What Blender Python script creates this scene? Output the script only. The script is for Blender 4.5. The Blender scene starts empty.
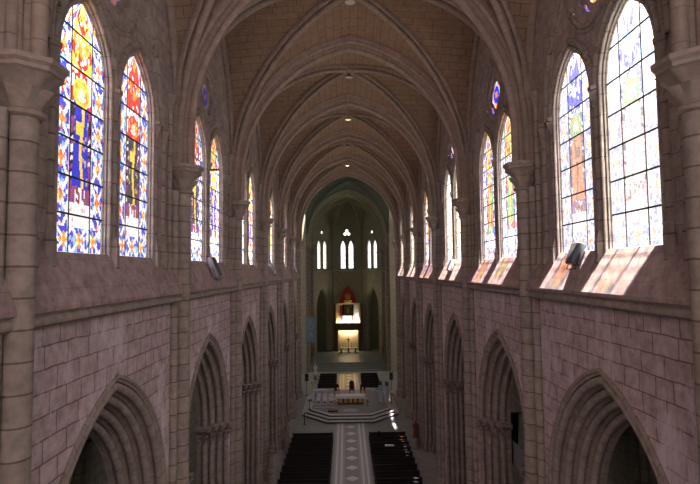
import bpy, bmesh, math, random
from math import pi, sin, cos, sqrt, acos, atan, hypot
from mathutils import Vector, Matrix
from mathutils.geometry import tessellate_polygon

random.seed(7)
scn = bpy.context.scene
COL = scn.collection

# ---------------------------------------------------------------- dimensions
EYE = 17.2                       # height of the organ loft viewpoint
CAMX = -0.38
FPX = 500.0
HW = 7.25                        # half width of the nave at the vault
XA = 7.15                        # face of the arcade wall
XU = 7.20                        # face of the clerestory wall
XG = 7.33                        # glass plane
ZS = 21.45                       # vault springing
ZCAP = 8.8                       # arcade capital top
ZLIP = 16.5
ZSILL = 17.8
STILT, VC, VR = 1.35, 1.5, 8.75
PIERS = [10, 20, 30, 40, 50, 60, 70]
WHITE = (1, 1, 1)

# ---------------------------------------------------------------- mesh builder
class MB:
    def __init__(s):
        s.v, s.f, s.uv, s.col, s.smooth = [], [], [], [], []
    def quad(s, p, uv=None, smooth=False):
        i = len(s.v)
        s.v += [tuple(q) for q in p]
        s.f.append(tuple(range(i, i + len(p))))
        if uv is None:
            a = Vector(p[1]) - Vector(p[0]); n = a.cross(Vector(p[2]) - Vector(p[0]))
            ax = max(range(3), key=lambda k: abs(n[k]))
            o = [(1, 2), (0, 2), (0, 1)][ax]
            uv = [(q[o[0]], q[o[1]]) for q in p]
        s.uv.append(list(uv)); s.smooth.append(smooth)
    def grid(s, rows, uvs=None, smooth=True, closed=False, flip=False, cols=None):
        n = len(rows[0]); base = len(s.v)
        for r in rows: s.v += [tuple(q) for q in r]
        for i in range(len(rows) - 1):
            for j in range(n - (0 if closed else 1)):
                k = (j + 1) % n
                f = [base + i * n + j, base + i * n + k, base + (i + 1) * n + k, base + (i + 1) * n + j]
                if uvs:
                    uk = uvs[i][j + 1] if j + 1 < len(uvs[i]) else uvs[i][k]
                    vk = uvs[i + 1][j + 1] if j + 1 < len(uvs[i + 1]) else uvs[i + 1][k]
                    u = [uvs[i][j], uk, vk, uvs[i + 1][j]]
                else:
                    u = [(s.v[q][0] + s.v[q][1], s.v[q][2]) for q in f]
                if flip: f.reverse(); u.reverse()
                s.f.append(tuple(f)); s.uv.append(u); s.smooth.append(smooth)
    def box(s, x0, x1, y0, y1, z0, z1, M=None):
        p = [(x, y, z) for z in (z0, z1) for y in (y0, y1) for x in (x0, x1)]
        P = [tuple(M @ Vector(q)) for q in p] if M is not None else p
        for f in ((0, 2, 3, 1), (4, 5, 7, 6), (0, 1, 5, 4), (2, 6, 7, 3), (0, 4, 6, 2), (1, 3, 7, 5)):
            n = [(1, 2), (0, 2), (0, 1)]
            q = [p[k] for k in f]
            ax = [a for a in range(3) if len({w[a] for w in q}) == 1]
            o = n[ax[0]] if ax else (0, 2)
            s.quad([P[k] for k in f], [(w[o[0]], w[o[1]]) for w in q])
    def bbox(s, x0, x1, y0, y1, z0, z1, b=0.02, M=None):
        """box with chamfered vertical and horizontal edges"""
        pl = [(x0 + b, y0), (x1 - b, y0), (x1, y0 + b), (x1, y1 - b), (x1 - b, y1), (x0 + b, y1), (x0, y1 - b), (x0, y0 + b)]
        cx, cy = (x0 + x1) / 2, (y0 + y1) / 2
        def ring(z, d):
            out = []
            for (x, y) in pl:
                q = Vector((x - d * (1 if x > cx else -1), y - d * (1 if y > cy else -1), z))
                out.append(M @ q if M is not None else q)
            return out
        rows = [ring(z0, b), ring(z0 + b, 0), ring(z1 - b, 0), ring(z1, b)]
        s.grid(rows, None, False, True)
        s.quad(list(reversed(rows[0])), [(q[0], q[1]) for q in rows[0]]); s.quad(rows[-1], [(q[0], q[1]) for q in rows[-1]])
    def lathe(s, prof, cx=0, cy=0, cz=0, n=16, a0=0, a1=2 * pi, mod=None, smooth=True, cap=True, sx=1, sy=1):
        full = abs(a1 - a0 - 2 * pi) < 1e-6
        rows, uvs, L = [], [], 0
        rm = max(r for r, z in prof)
        for i, (r, z) in enumerate(prof):
            if i: L += hypot(r - prof[i - 1][0], z - prof[i - 1][1])
            row, uv = [], []
            for k in range(n if full else n + 1):
                a = a0 + (a1 - a0) * k / n
                rr = r * (mod(i, a) if mod else 1)
                row.append((cx + rr * cos(a) * sx, cy + rr * sin(a) * sy, cz + z))
            for k in range(n + 1): uv.append(((a0 + (a1 - a0) * k / n) * rm, cz + z))
            rows.append(row); uvs.append(uv)
        s.grid(rows, uvs, smooth, full)
        if cap and full:
            if prof[0][0] > 1e-4: s.quad(list(reversed(rows[0])), [(q[0], q[1]) for q in reversed(rows[0])])
            if prof[-1][0] > 1e-4: s.quad(rows[-1], [(q[0], q[1]) for q in rows[-1]])
    def tube(s, pts, r, n=8, cap=True):
        pts = [Vector(p) for p in pts]
        rows, uvs, L = [], [], 0
        prev = None
        for i, p in enumerate(pts):
            t = (pts[min(i + 1, len(pts) - 1)] - pts[max(i - 1, 0)]).normalized()
            a = Vector((0, 0, 1)) if abs(t.z) < .9 else Vector((1, 0, 0))
            u = t.cross(a).normalized(); w = u.cross(t)
            if prev is not None and u.dot(prev) < 0: u, w = -u, -w
            prev = u
            rr = r[i] if isinstance(r, (list, tuple)) else r
            if i: L += (p - pts[i - 1]).length
            rows.append([p + (u * cos(2 * pi * k / n) + w * sin(2 * pi * k / n)) * rr for k in range(n)])
            uvs.append([(2 * pi * k / n * rr, L) for k in range(n + 1)])
        s.grid(rows, uvs, True, True)
        if cap:
            s.quad(list(reversed(rows[0]))); s.quad(rows[-1])
    def poly(s, outer, holes, to3d, flip=False, uv=None):
        loops = [[Vector((a, b, 0)) for a, b in outer]] + [[Vector((a, b, 0)) for a, b in h] for h in holes]
        flat = [p for l in loops for p in l]
        for t in tessellate_polygon(loops):
            q = [flat[k] for k in t]
            ar = (q[1] - q[0]).cross(q[2] - q[0]).z
            if abs(ar) < 1e-9: continue
            if (ar < 0) != flip: q = q[::-1]
            s.quad([to3d(p.x, p.y) for p in q], [(uv(p.x, p.y) if uv else (p.x, p.y)) for p in q])
    def prism(s, outline, z0, z1, M=None):
        """plan outline (x,y) counter clockwise extruded in z"""
        T = (lambda q: tuple(M @ Vector(q))) if M is not None else (lambda q: q)
        n = len(outline); L = 0
        for i in range(n):
            a, b = outline[i], outline[(i + 1) % n]
            d = hypot(b[0] - a[0], b[1] - a[1])
            s.quad([T((a[0], a[1], z0)), T((b[0], b[1], z0)), T((b[0], b[1], z1)), T((a[0], a[1], z1))],
                   [(L, z0), (L + d, z0), (L + d, z1), (L, z1)])
            L += d
        s.poly(outline, [], lambda x, y: T((x, y, z1)))
        s.poly(outline, [], lambda x, y: T((x, y, z0)), True)
    def mirror_x(s):
        s.v = [(-x, y, z) for x, y, z in s.v]
        s.f = [tuple(reversed(f)) for f in s.f]; s.uv = [list(reversed(u)) for u in s.uv]
        return s
    def build(s, name, mat, parent=None, loc=None):
        me = bpy.data.meshes.new(name)
        me.from_pydata(s.v, [], s.f)
        ul = me.uv_layers.new(name='UVMap')
        flat = [c for u in s.uv for p in u for c in p]
        ul.data.foreach_set('uv', flat)
        me.polygons.foreach_set('use_smooth', s.smooth)
        if len(me.vertices) < 60000 and any(s.smooth): me.set_sharp_from_angle(angle=math.radians(38))
        if s.col:
            at = me.attributes.new('Tint', 'FLOAT_COLOR', 'FACE')
            at.data.foreach_set('color', [c for q in s.col for c in (q[0], q[1], q[2], 1.0)])
        for m in (mat if isinstance(mat, (list, tuple)) else [mat]): me.materials.append(m)
        o = bpy.data.objects.new(name, me); COL.objects.link(o)
        if parent is not None:
            o.parent = parent
        if loc is not None: o.location = loc
        return o

def tag(o, label=None, cat=None, group=None, kind=None):
    if label: o['label'] = label
    if cat: o['category'] = cat
    if group: o['group'] = group
    if kind: o['kind'] = kind
    return o
def empty(name, loc=(0, 0, 0), rz=0, label=None, cat=None, group=None, kind=None):
    o = bpy.data.objects.new(name, None); COL.objects.link(o)
    o.location = loc; o.rotation_euler = (0, 0, rz); o.empty_display_size = .2
    return tag(o, label, cat, group, kind)
def copy_tree(o, parent=None):
    c = o.copy(); COL.objects.link(c); c.parent = parent
    for ch in list(o.children): copy_tree(ch, c)
    return c
ORD = ['first', 'second', 'third', 'fourth', 'fifth', 'sixth', 'seventh', 'eighth', 'ninth', 'tenth', 'eleventh']

# ---------------------------------------------------------------- materials
def new_mat(name):
    m = bpy.data.materials.new(name); m.use_nodes = True
    nt = m.node_tree
    return m, nt, nt.nodes, nt.links, nt.nodes['Principled BSDF']
def plain(name, col, rough=.6, metal=0, var=.15, scale=8, emit=None, estr=1, bump=0):
    m, nt, N, L, b = new_mat(name)
    b.inputs['Roughness'].default_value = rough; b.inputs['Metallic'].default_value = metal
    g = N.new('ShaderNodeNewGeometry'); n = N.new('ShaderNodeTexNoise'); n.inputs['Scale'].default_value = scale; n.inputs['Detail'].default_value = 4
    L.new(g.outputs['Position'], n.inputs['Vector'])
    r = N.new('ShaderNodeMapRange'); r.inputs[3].default_value = 1 - var; r.inputs[4].default_value = 1 + var
    L.new(n.outputs['Fac'], r.inputs[0])
    mx = N.new('ShaderNodeVectorMath'); mx.operation = 'SCALE'; mx.inputs[0].default_value = col
    L.new(r.outputs[0], mx.inputs['Scale']); L.new(mx.outputs[0], b.inputs['Base Color'])
    if bump:
        bp = N.new('ShaderNodeBump'); bp.inputs['Strength'].default_value = bump; bp.inputs['Distance'].default_value = .02
        L.new(n.outputs['Fac'], bp.inputs['Height']); L.new(bp.outputs[0], b.inputs['Normal'])
    if emit:
        b.inputs['Emission Color'].default_value = (*emit, 1); b.inputs['Emission Strength'].default_value = estr
    return m
def stone(name, c1, c2, cm, bw, bh, mortar=.012, smooth=.1, stain=None, stain_amt=0, rough=.88, distort=.02, dark=.35, bump=.4):
    """coursed stone: blocks bw x bh metres in the surface's own UV, mottled, with pale salt stains"""
    m, nt, N, L, b = new_mat(name)
    b.inputs['Roughness'].default_value = rough
    b.inputs['Specular IOR Level'].default_value = .25
    uv = N.new('ShaderNodeUVMap'); uv.uv_map = 'UVMap'
    geo = N.new('ShaderNodeNewGeometry')
    nz = N.new('ShaderNodeTexNoise'); nz.inputs['Scale'].default_value = 1.7; nz.inputs['Detail'].default_value = 3
    L.new(geo.outputs['Position'], nz.inputs['Vector'])
    sub = N.new('ShaderNodeVectorMath'); sub.operation = 'SUBTRACT'; sub.inputs[1].default_value = (.5, .5, .5); L.new(nz.outputs['Color'], sub.inputs[0])
    sc = N.new('ShaderNodeVectorMath'); sc.operation = 'SCALE'; sc.inputs['Scale'].default_value = distort * 4; L.new(sub.outputs[0], sc.inputs[0])
    ad = N.new('ShaderNodeVectorMath'); ad.operation = 'ADD'; L.new(uv.outputs[0], ad.inputs[0]); L.new(sc.outputs[0], ad.inputs[1])
    br = N.new('ShaderNodeTexBrick'); br.offset = .45; br.offset_frequency = 2; br.squash = .72; br.squash_frequency = 3
    br.inputs['Scale'].default_value = 1; br.inputs['Brick Width'].default_value = bw; br.inputs['Row Height'].default_value = bh
    br.inputs['Mortar Size'].default_value = mortar; br.inputs['Mortar Smooth'].default_value = smooth; br.inputs['Bias'].default_value = 0
    br.inputs['Color1'].default_value = (*c1, 1); br.inputs['Color2'].default_value = (*c2, 1); br.inputs['Mortar'].default_value = (*cm, 1)
    L.new(ad.outputs[0], br.inputs['Vector'])
    n2 = N.new('ShaderNodeTexNoise'); n2.inputs['Scale'].default_value = 3.1; n2.inputs['Detail'].default_value = 6; n2.inputs['Roughness'].default_value = .65
    L.new(geo.outputs['Position'], n2.inputs['Vector'])
    mr = N.new('ShaderNodeMapRange'); mr.inputs[1].default_value = .3; mr.inputs[2].default_value = .7; mr.inputs[3].default_value = 1 - dark; mr.inputs[4].default_value = 1 + dark
    L.new(n2.outputs['Fac'], mr.inputs[0])
    mul = N.new('ShaderNodeVectorMath'); mul.operation = 'SCALE'; L.new(br.outputs['Color'], mul.inputs[0]); L.new(mr.outputs[0], mul.inputs['Scale'])
    last = mul.outputs[0]
    if stain:
        n3 = N.new('ShaderNodeTexNoise'); n3.inputs['Scale'].default_value = .55; n3.inputs['Detail'].default_value = 9; n3.inputs['Roughness'].default_value = .78
        mp = N.new('ShaderNodeMapping'); mp.inputs['Scale'].default_value = (1, 1, .55); L.new(geo.outputs['Position'], mp.inputs[0]); L.new(mp.outputs[0], n3.inputs['Vector'])
        r3 = N.new('ShaderNodeMapRange'); r3.inputs[1].default_value = .50; r3.inputs[2].default_value = .60; r3.inputs[4].default_value = stain_amt
        L.new(n3.outputs['Fac'], r3.inputs[0])
        mx = N.new('ShaderNodeMix'); mx.data_type = 'RGBA'; L.new(r3.outputs[0], mx.inputs[0]); L.new(last, mx.inputs[6]); mx.inputs[7].default_value = (*stain, 1)
        last = mx.outputs[2]
    L.new(last, b.inputs['Base Color'])
    bp = N.new('ShaderNodeBump'); bp.inputs['Strength'].default_value = bump; bp.inputs['Distance'].default_value = .03
    h = N.new('ShaderNodeMath'); h.operation = 'MULTIPLY_ADD'; h.inputs[1].default_value = -1.0; L.new(br.outputs['Fac'], h.inputs[0])
    hs = N.new('ShaderNodeMath'); hs.operation = 'MULTIPLY'; hs.inputs[1].default_value = .6; L.new(n2.outputs['Fac'], hs.inputs[0]); L.new(hs.outputs[0], h.inputs[2])
    L.new(h.outputs[0], bp.inputs['Height']); L.new(bp.outputs[0], b.inputs['Normal'])
    return m
M = {}
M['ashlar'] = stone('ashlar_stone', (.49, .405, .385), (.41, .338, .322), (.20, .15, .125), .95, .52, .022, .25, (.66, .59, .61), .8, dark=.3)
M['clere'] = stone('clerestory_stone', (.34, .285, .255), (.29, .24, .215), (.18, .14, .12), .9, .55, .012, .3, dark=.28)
M['shaft'] = stone('shaft_stone', (.30, .262, .22), (.255, .22, .185), (.14, .11, .088), 400.0, .62, .028, .5, distort=.004, dark=.28)
M['mould'] = stone('moulding_stone', (.31, .272, .228), (.265, .232, .19), (.17, .135, .11), 400.0, .62, .018, .5, distort=.004, dark=.28)
M['rib'] = stone('rib_stone', (.30, .243, .198), (.27, .217, .175), (.19, .145, .115), 400.0, .75, .014, .5, distort=.004, dark=.2)
M['web'] = stone('vault_web_stone', (.285, .205, .14), (.255, .18, .122), (.07, .045, .03), 1.15, .48, .011, .1, (.29, .20, .175), .3, distort=.006, dark=.18, bump=.2)
M['sill'] = stone('sill_stone', (.34, .265, .245), (.305, .235, .215), (.23, .175, .155), 1.6, .75, .008, .5, dark=.35)
M['choir'] = stone('choir_stone_green_lit', (.40, .39, .285), (.36, .35, .255), (.25, .24, .18), .9, .5, .010, .2, dark=.2)  # cool greenish light of the choir put into the stone colour
M['choirweb'] = stone('choir_vault_green_lit', (.36, .35, .23), (.32, .31, .20), (.18, .175, .11), .8, .42, .012, .2, dark=.2, distort=.006)  # the same green light put into the vault colour
M['crossweb'] = stone('crossing_vault_dim_green_lit', (.115, .15, .115), (.10, .13, .10), (.05, .065, .05), .8, .42, .012, .2, dark=.15, distort=.006)  # dim green light of the crossing put into the vault colour
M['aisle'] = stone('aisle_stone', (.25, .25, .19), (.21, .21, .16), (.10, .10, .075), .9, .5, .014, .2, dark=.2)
M['iron'] = plain('window_iron', (.02, .018, .018), .6)
M['capital'] = plain('carved_capital_stone', (.27, .228, .192), .9, 0, .3, 9, bump=.6)
M['dark_wood'] = plain('dark_pew_wood', (.014, .008, .008), .6, 0, .4, 5)
M['brown_wood'] = plain('brown_wood', (.10, .055, .03), .5, 0, .35, 5)
M['white_cloth'] = plain('white_linen', (.80, .80, .84), .8)
M['blue_cloth'] = plain('pale_blue_cloth', (.46, .56, .66), .85)
M['gold'] = plain('gilded_metal', (.75, .52, .18), .35, .8, .2, 12)
M['old_gold'] = plain('old_gold_carving', (.30, .20, .06), .5, .5, .5, 14, bump=.5)
M['black'] = plain('black_plastic', (.012, .012, .013), .5)
M['grey_metal'] = plain('grey_lamp_metal', (.20, .20, .21), .45, .3)
M['pale_metal'] = plain('pale_lamp_metal', (.50, .49, .47), .5)
M['glass_front'] = plain('lamp_glass_front', (.09, .10, .11), .15)
M['marble'] = plain('white_marble', (.66, .67, .66), .35, 0, .12, 3)
M['dark_marble'] = plain('dark_green_marble', (.055, .075, .065), .3, 0, .3, 4)
M['grey_marble'] = plain('grey_step_marble', (.20, .23, .20), .4, 0, .2, 3)
M['red'] = plain('red_damask', (.55, .035, .02), .8, 0, .35, 6)
M['cream_silk'] = plain('cream_silk', (.85, .70, .42), .7, 0, .2, 4)
M['yellow'] = plain('yellow_flag_cloth', (.85, .60, .08), .7)
M['blue_flag'] = plain('blue_flag_cloth', (.10, .12, .50), .7)
M['gold_panel'] = plain('gold_panel', (.74, .57, .33), .5, .25, .22, 3)
M['green'] = plain('plant_green', (.05, .12, .06), .7, 0, .5, 10)
M['flower'] = plain('white_flowers', (.75, .72, .66), .8, 0, .3, 20)
M['banner'] = plain('grey_blue_banner', (.17, .24, .29), .8, 0, .15, 3)
M['banner_mark'] = plain('banner_emblem', (.36, .42, .42), .8)
M['statue'] = plain('painted_statue_plaster', (.26, .19, .13), .7, 0, .4, 7)
M['statue_red'] = plain('red_robed_statue', (.22, .05, .035), .7, 0, .4, 7)
M['plaster'] = plain('white_plaster', (.62, .62, .58), .7)
M['skin'] = plain('skin', (.45, .28, .2), .6)
M['black_cloth'] = plain('black_clothes', (.012, .012, .014), .9)
M['red_seat'] = plain('rose_seat_cloth', (.42, .26, .28), .8)
M['lamp_lit'] = plain('lit_lamp_disc', (.9, .85, .7), .5, emit=(1, .86, .6), estr=1.0)
M['lamp_white'] = plain('white_lit_lamp_disc', (.9, .9, .9), .5, emit=(1, .97, .9), estr=3.2)
M['flame'] = plain('candle_flame', (1, .8, .4), .5, emit=(1, .75, .35), estr=4)
M['wax'] = plain('candle_wax', (.80, .76, .64), .5)

# nave floor: dull polished tiles
def floor_mat():
    m, nt, N, L, b = new_mat('grey_tile_floor')
    b.inputs['Roughness'].default_value = .35
    g = N.new('ShaderNodeNewGeometry')
    br = N.new('ShaderNodeTexBrick'); br.offset = 0; br.inputs['Scale'].default_value = 1; br.inputs['Brick Width'].default_value = .5; br.inputs['Row Height'].default_value = .5
    br.inputs['Mortar Size'].default_value = .008
    br.inputs['Color1'].default_value = (.27, .28, .26, 1); br.inputs['Color2'].default_value = (.34, .35, .33, 1); br.inputs['Mortar'].default_value = (.12, .12, .11, 1)
    L.new(g.outputs['Position'], br.inputs['Vector']); L.new(br.outputs['Color'], b.inputs['Base Color'])
    return m
M['floor'] = floor_mat()
def paving_mat(name, pale, mid, dark):
    """walkway paving: pale edge strips and a chain of diamonds down the middle"""
    m, nt, N, L, b = new_mat(name)
    b.inputs['Roughness'].default_value = .3
    uv = N.new('ShaderNodeUVMap'); uv.uv_map = 'UVMap'
    sx = N.new('ShaderNodeSeparateXYZ'); L.new(uv.outputs[0], sx.inputs[0])
    def math_(op, a, bb=None):
        n = N.new('ShaderNodeMath'); n.operation = op
        for i, q in enumerate((a, bb)):
            if q is None: continue
            if isinstance(q, (int, float)): n.inputs[i].default_value = q
            else: L.new(q, n.inputs[i])
        return n.outputs[0]
    ax = math_('ABSOLUTE', sx.outputs[0])
    fy = math_('ABSOLUTE', math_('SUBTRACT', math_('FRACT', math_('DIVIDE', sx.outputs[1], 2.3)), .5))
    dia = math_('LESS_THAN', math_('ADD', math_('DIVIDE', ax, .60), math_('DIVIDE', fy, .24)), 1.0)
    strips = math_('LESS_THAN', math_('FRACT', math_('DIVIDE', ax, .42)), .42)
    side = math_('GREATER_THAN', ax, .66)
    pale_f = math_('MAXIMUM', math_('MULTIPLY', strips, side), math_('MULTIPLY', dia, math_('LESS_THAN', ax, .62)))
    mx = N.new('ShaderNodeMix'); mx.data_type = 'RGBA'; L.new(side, mx.inputs[0]); mx.inputs[6].default_value = (*dark, 1); mx.inputs[7].default_value = (*mid, 1)
    m2 = N.new('ShaderNodeMix'); m2.data_type = 'RGBA'; L.new(pale_f, m2.inputs[0]); L.new(mx.outputs[2], m2.inputs[6]); m2.inputs[7].default_value = (*pale, 1)
    L.new(m2.outputs[2], b.inputs['Base Color'])
    return m
M['paving'] = paving_mat('walkway_paving', (.74, .75, .76), (.42, .43, .43), (.30, .31, .32))
M['paving_glow_lit'] = paving_mat('glow_lit_walkway_paving', (.62, .54, .38), (.36, .29, .17), (.24, .18, .10))  # same paving, warm glow from the gold panel put into its colours
M['platform_top'] = plain('platform_marble_floor', (.25, .245, .24), .4, 0, .45, 2.2)

def glass_mat():
    m = bpy.data.materials.new('stained_glass'); m.use_nodes = True
    nt = m.node_tree; N, L = nt.nodes, nt.links; N.clear()
    o = N.new('ShaderNodeOutputMaterial'); t = N.new('ShaderNodeBsdfTransparent'); a = N.new('ShaderNodeAttribute')
    a.attribute_type = 'GEOMETRY'; a.attribute_name = 'Tint'
    L.new(a.outputs['Color'], t.inputs['Color']); L.new(t.outputs[0], o.inputs['Surface'])
    return m
M['glass'] = glass_mat()

# ---------------------------------------------------------------- pointed arches
def pointed(half, rise):
    c = (rise * rise - half * half) / (2 * half)
    return c, half + c
def arch_outline(yc, half, zs, rise, zb, n=12):
    """closed loop (y,z) of an opening: jambs down to zb"""
    c, R = pointed(half, rise); tm = acos(c / R)
    right = [(yc + R * cos(tm * k / n) - c, zs + R * sin(tm * k / n)) for k in range(n + 1)]
    left = [(2 * yc - y, z) for y, z in right[:-1]][::-1]
    return [(yc + half, zb)] + right + left + [(yc - half, zb)]
def arch_sweep(mb, prof, yc, half, zs, rise, zb, to3d, n=14, flip=False):
    """prof: (s inset, d depth) points swept round the arch and down to zb (None: no jambs); to3d(y, z, d)"""
    c, R = pointed(half, rise)
    rows, uvs = [], []
    acc = 0
    for i, (s, d) in enumerate(prof):
        if i: acc += hypot(s - prof[i - 1][0], d - prof[i - 1][1])
        r = R - s; tm = acos(min(1, c / r))
        pts = [(r * cos(tm * k / n) - c, zs + r * sin(tm * k / n)) for k in range(n + 1)]
        uu = [zs + R * tm * k / n for k in range(n + 1)]
        if zb is not None:
            pts = [(pts[0][0], zb)] + pts; uu = [zb] + uu
        full = [(yc + y, z) for y, z in pts] + [(yc - y, z) for y, z in pts[:-1]][::-1]
        uf = uu + [2 * uu[-1] - u for u in uu[:-1]][::-1]
        rows.append([to3d(y, z, d) for y, z in full]); uvs.append([(acc, u) for u in uf])
    mb.grid(rows, uvs, True, False, flip)
def order_profile(n, step, r, tail=.12, lead=True):
    p = [(0, 0)]
    for i in range(n):
        s, d = i * step, i * step
        cx, cy = s + step - r * .75, d + r * .75
        p += [(s + .02, d), (cx - r * 1.2, d + .01), (cx - r * 1.05, cy + r * .45)]
        for k in range(11):
            a = math.radians(-175 + 260 * k / 10)
            p.append((cx + r * cos(a), cy + r * sin(a)))
        p += [(cx - r * .2, cy + r * 1.15), (s + step - .01, d + step - .015)]
    p.append((n * step, n * step + tail))
    return p
def mirrored_side(side):
    return 1 if side == 'right' else -1

# ---------------------------------------------------------------- vault curve
def fz(q):
    x = min(1, abs(q)) * HW
    return ZS + STILT + sqrt(max(0, VR * VR - (x + VC) ** 2))
def farc(q):
    a1 = math.asin(min(1, (abs(q) * HW + VC) / VR))
    return VR * (a1 - math.asin(VC / VR))
def q_samples(n):
    a0, a1 = math.asin(VC / VR), math.asin(min(1, (HW + VC) / VR))
    return [(VR * sin(a0 + (a1 - a0) * k / n) - VC) / HW for k in range(n + 1)]
QS = q_samples(14)
DOME = .36
def web_cell(mb, A, B, O, along):
    """one triangular vault cell between wall line A-B and crown point O; along: 0 courses run in x, 1 in y"""
    us = [-q for q in QS[::-1]] + QS[1:]
    ts = QS[1:]
    rows, uvs = [], []
    for t in [0.0] + ts:
        row, uv = [], []
        for u in us:
            px = O[0] + t * ((1 - u) / 2 * (A[0] - O[0]) + (1 + u) / 2 * (B[0] - O[0]))
            py = O[1] + t * ((1 - u) / 2 * (A[1] - O[1]) + (1 + u) / 2 * (B[1] - O[1]))
            q = abs(u) * t
            row.append((px, py, fz(q) + DOME * (1 - t * t)))
            uv.append(((px, py)[along], farc(q)))
        rows.append(row); uvs.append(uv)
    mb.grid(rows, uvs, True)
def arc_pts(cx, cy, r, a0, a1, n=8):
    return [(cx + r * cos(math.radians(a0 + (a1 - a0) * k / n)), cy + r * sin(math.radians(a0 + (a1 - a0) * k / n))) for k in range(n + 1)]
TRANS_P = [(-.42, -.06), (-.42, .10)] + arc_pts(-.29, .24, .125, 215, -25, 9) + [(-.155, .10), (-.12, .18), (-.11, .47)] + arc_pts(0, .62, .16, 235, -55, 11) + [(.11, .47), (.12, .18), (.155, .10)] + arc_pts(.29, .24, .125, 205, -35, 9) + [(.42, .10), (.42, -.06)]
DIAG_P = [(-.27, -.06), (-.27, .06)] + arc_pts(-.19, .10, .075, 200, -20, 6) + [(-.10, .06), (-.075, .14)] + arc_pts(0, .30, .14, 230, -50, 10) + [(.075, .14), (.10, .06)] + arc_pts(.19, .10, .075, 200, -20, 6) + [(.27, .06), (.27, -.06)]
FORM_P = [(-.16, -.04), (-.16, .08)] + arc_pts(0, .14, .11, 190, -10, 6) + [(.16, .08), (.16, -.04)]
def rib_sweep(mb, pts, bino, prof, inward_up=False):
    pts = [Vector(p) for p in pts]; n = len(pts)
    seg = [(pts[i + 1] - pts[i]).normalized() for i in range(n - 1)]
    nor = []
    for d in seg:
        k = d.cross(bino).normalized()
        nor.append(k)
    L = 0; rows, uvs = [], []
    acc = [0]
    for i in range(1, len(prof)): acc.append(acc[-1] + hypot(prof[i][0] - prof[i - 1][0], prof[i][1] - prof[i - 1][1]))
    for i, p in enumerate(pts):
        if i == 0: k = nor[0]
        elif i == n - 1: k = nor[-1]
        else:
            a, b = nor[i - 1], nor[i]; k = (a + b) / (1 + a.dot(b))
        if i: L += (pts[i] - pts[i - 1]).length
        rows.append([p + bino * u + k * v for u, v in prof]); uvs.append([(acc[j], L) for j in range(len(prof))])
    mb.grid(rows, uvs, True)
def span_path(P, Q, dome=0.0, zdrop=.25, half=False):
    """rib path springing over P and rising over the plan line to Q (the far springing)"""
    P, Q = Vector(P), Vector(Q); mid = (P + Q) / 2
    qs = QS[::-1]
    pts = [(P.x, P.y, ZS - zdrop)] + [((mid + (P - mid) * q).x, (mid + (P - mid) * q).y, fz(q) + dome * (1 - q * q)) for q in qs]
    if half: return pts
    pts += [((mid + (Q - mid) * q).x, (mid + (Q - mid) * q).y, fz(q) + dome * (1 - q * q)) for q in QS[1:]] + [(Q.x, Q.y, ZS - zdrop)]
    return pts

# ---------------------------------------------------------------- camera
cam_d = bpy.data.cameras.new('camera'); cam = bpy.data.objects.new('camera', cam_d); COL.objects.link(cam)
cam_d.sensor_width = 36; cam_d.lens = FPX / 700 * 36; cam_d.clip_end = 400; cam_d.clip_start = .05
pit, yaw, rol = atan(29 / 500), atan(4.7 / 500), .0115
Fv = Vector((sin(yaw), cos(yaw) * cos(pit), sin(pit))).normalized()
R0 = Fv.cross(Vector((0, 0, 1))).normalized(); U0 = R0.cross(Fv)
Rv = R0 * cos(rol) - U0 * sin(rol); Uv = R0 * sin(rol) + U0 * cos(rol)
CAMP = Vector((CAMX, 0, EYE))
cam.matrix_world = Matrix(((Rv.x, Uv.x, -Fv.x, CAMP.x), (Rv.y, Uv.y, -Fv.y, CAMP.y), (Rv.z, Uv.z, -Fv.z, CAMP.z), (0, 0, 0, 1)))
scn.camera = cam
def at(px, py, z=0.0):
    d = Fv + Rv * ((px - 350) / FPX) + Uv * ((242 - py) / FPX)
    k = (z - EYE) / d.z
    return CAMP + d * k
def at_y(px, py, y):
    d = Fv + Rv * ((px - 350) / FPX) + Uv * ((242 - py) / FPX)
    return CAMP + d * (y / d.y)

# ================================================================ SETTING
# ---- floor
fl = MB(); fl.box(-20, 20, -12, 112, -.3, 0)
floor = tag(fl.build('floor', M['floor']), 'grey tiled floor of the long nave', 'floor', kind='structure')
w = MB(); w.box(-1.62, 1.58, 36, 57.6, 0.0, .012); w.build('walkway_paving', M['paving'], floor)
w = MB(); w.box(-1.7, 1.6, 72.6, 85.5, 0.0, .012); w.build('walkway_paving', M['paving_glow_lit'], floor)

BAYS = [-10, 0, 10, 20, 30, 40, 50, 60]
D = 10.0
HALF_A, RISE_A = 4.0, 5.3
ARC_PROF = [(-.14, 0), (-.14, -.05), (-.04, -.07), (0, 0)] + order_profile(4, .31, .13, .16)[1:]
WIN_PROF = [(-.02, 0), (0, -.01)] + [(.075 + .065 * cos(math.radians(a)), .0 + .065 * sin(math.radians(a))) for a in (-170, -140, -110, -80, -50, -20, 10, 40)] + [(.14, .05), (.19, .05), (.20, .09), (.24, .12), (.24, .16)]

def quatre(yc, zc, r, k=4, n=40):
    out = []
    for i in range(n):
        a = 2 * pi * i / n
        out.append((yc + r * (.78 + .22 * abs(cos(k / 2 * a))) * cos(a), zc + r * (.78 + .22 * abs(cos(k / 2 * a))) * sin(a)))
    return out

WINN = [0]
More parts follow.
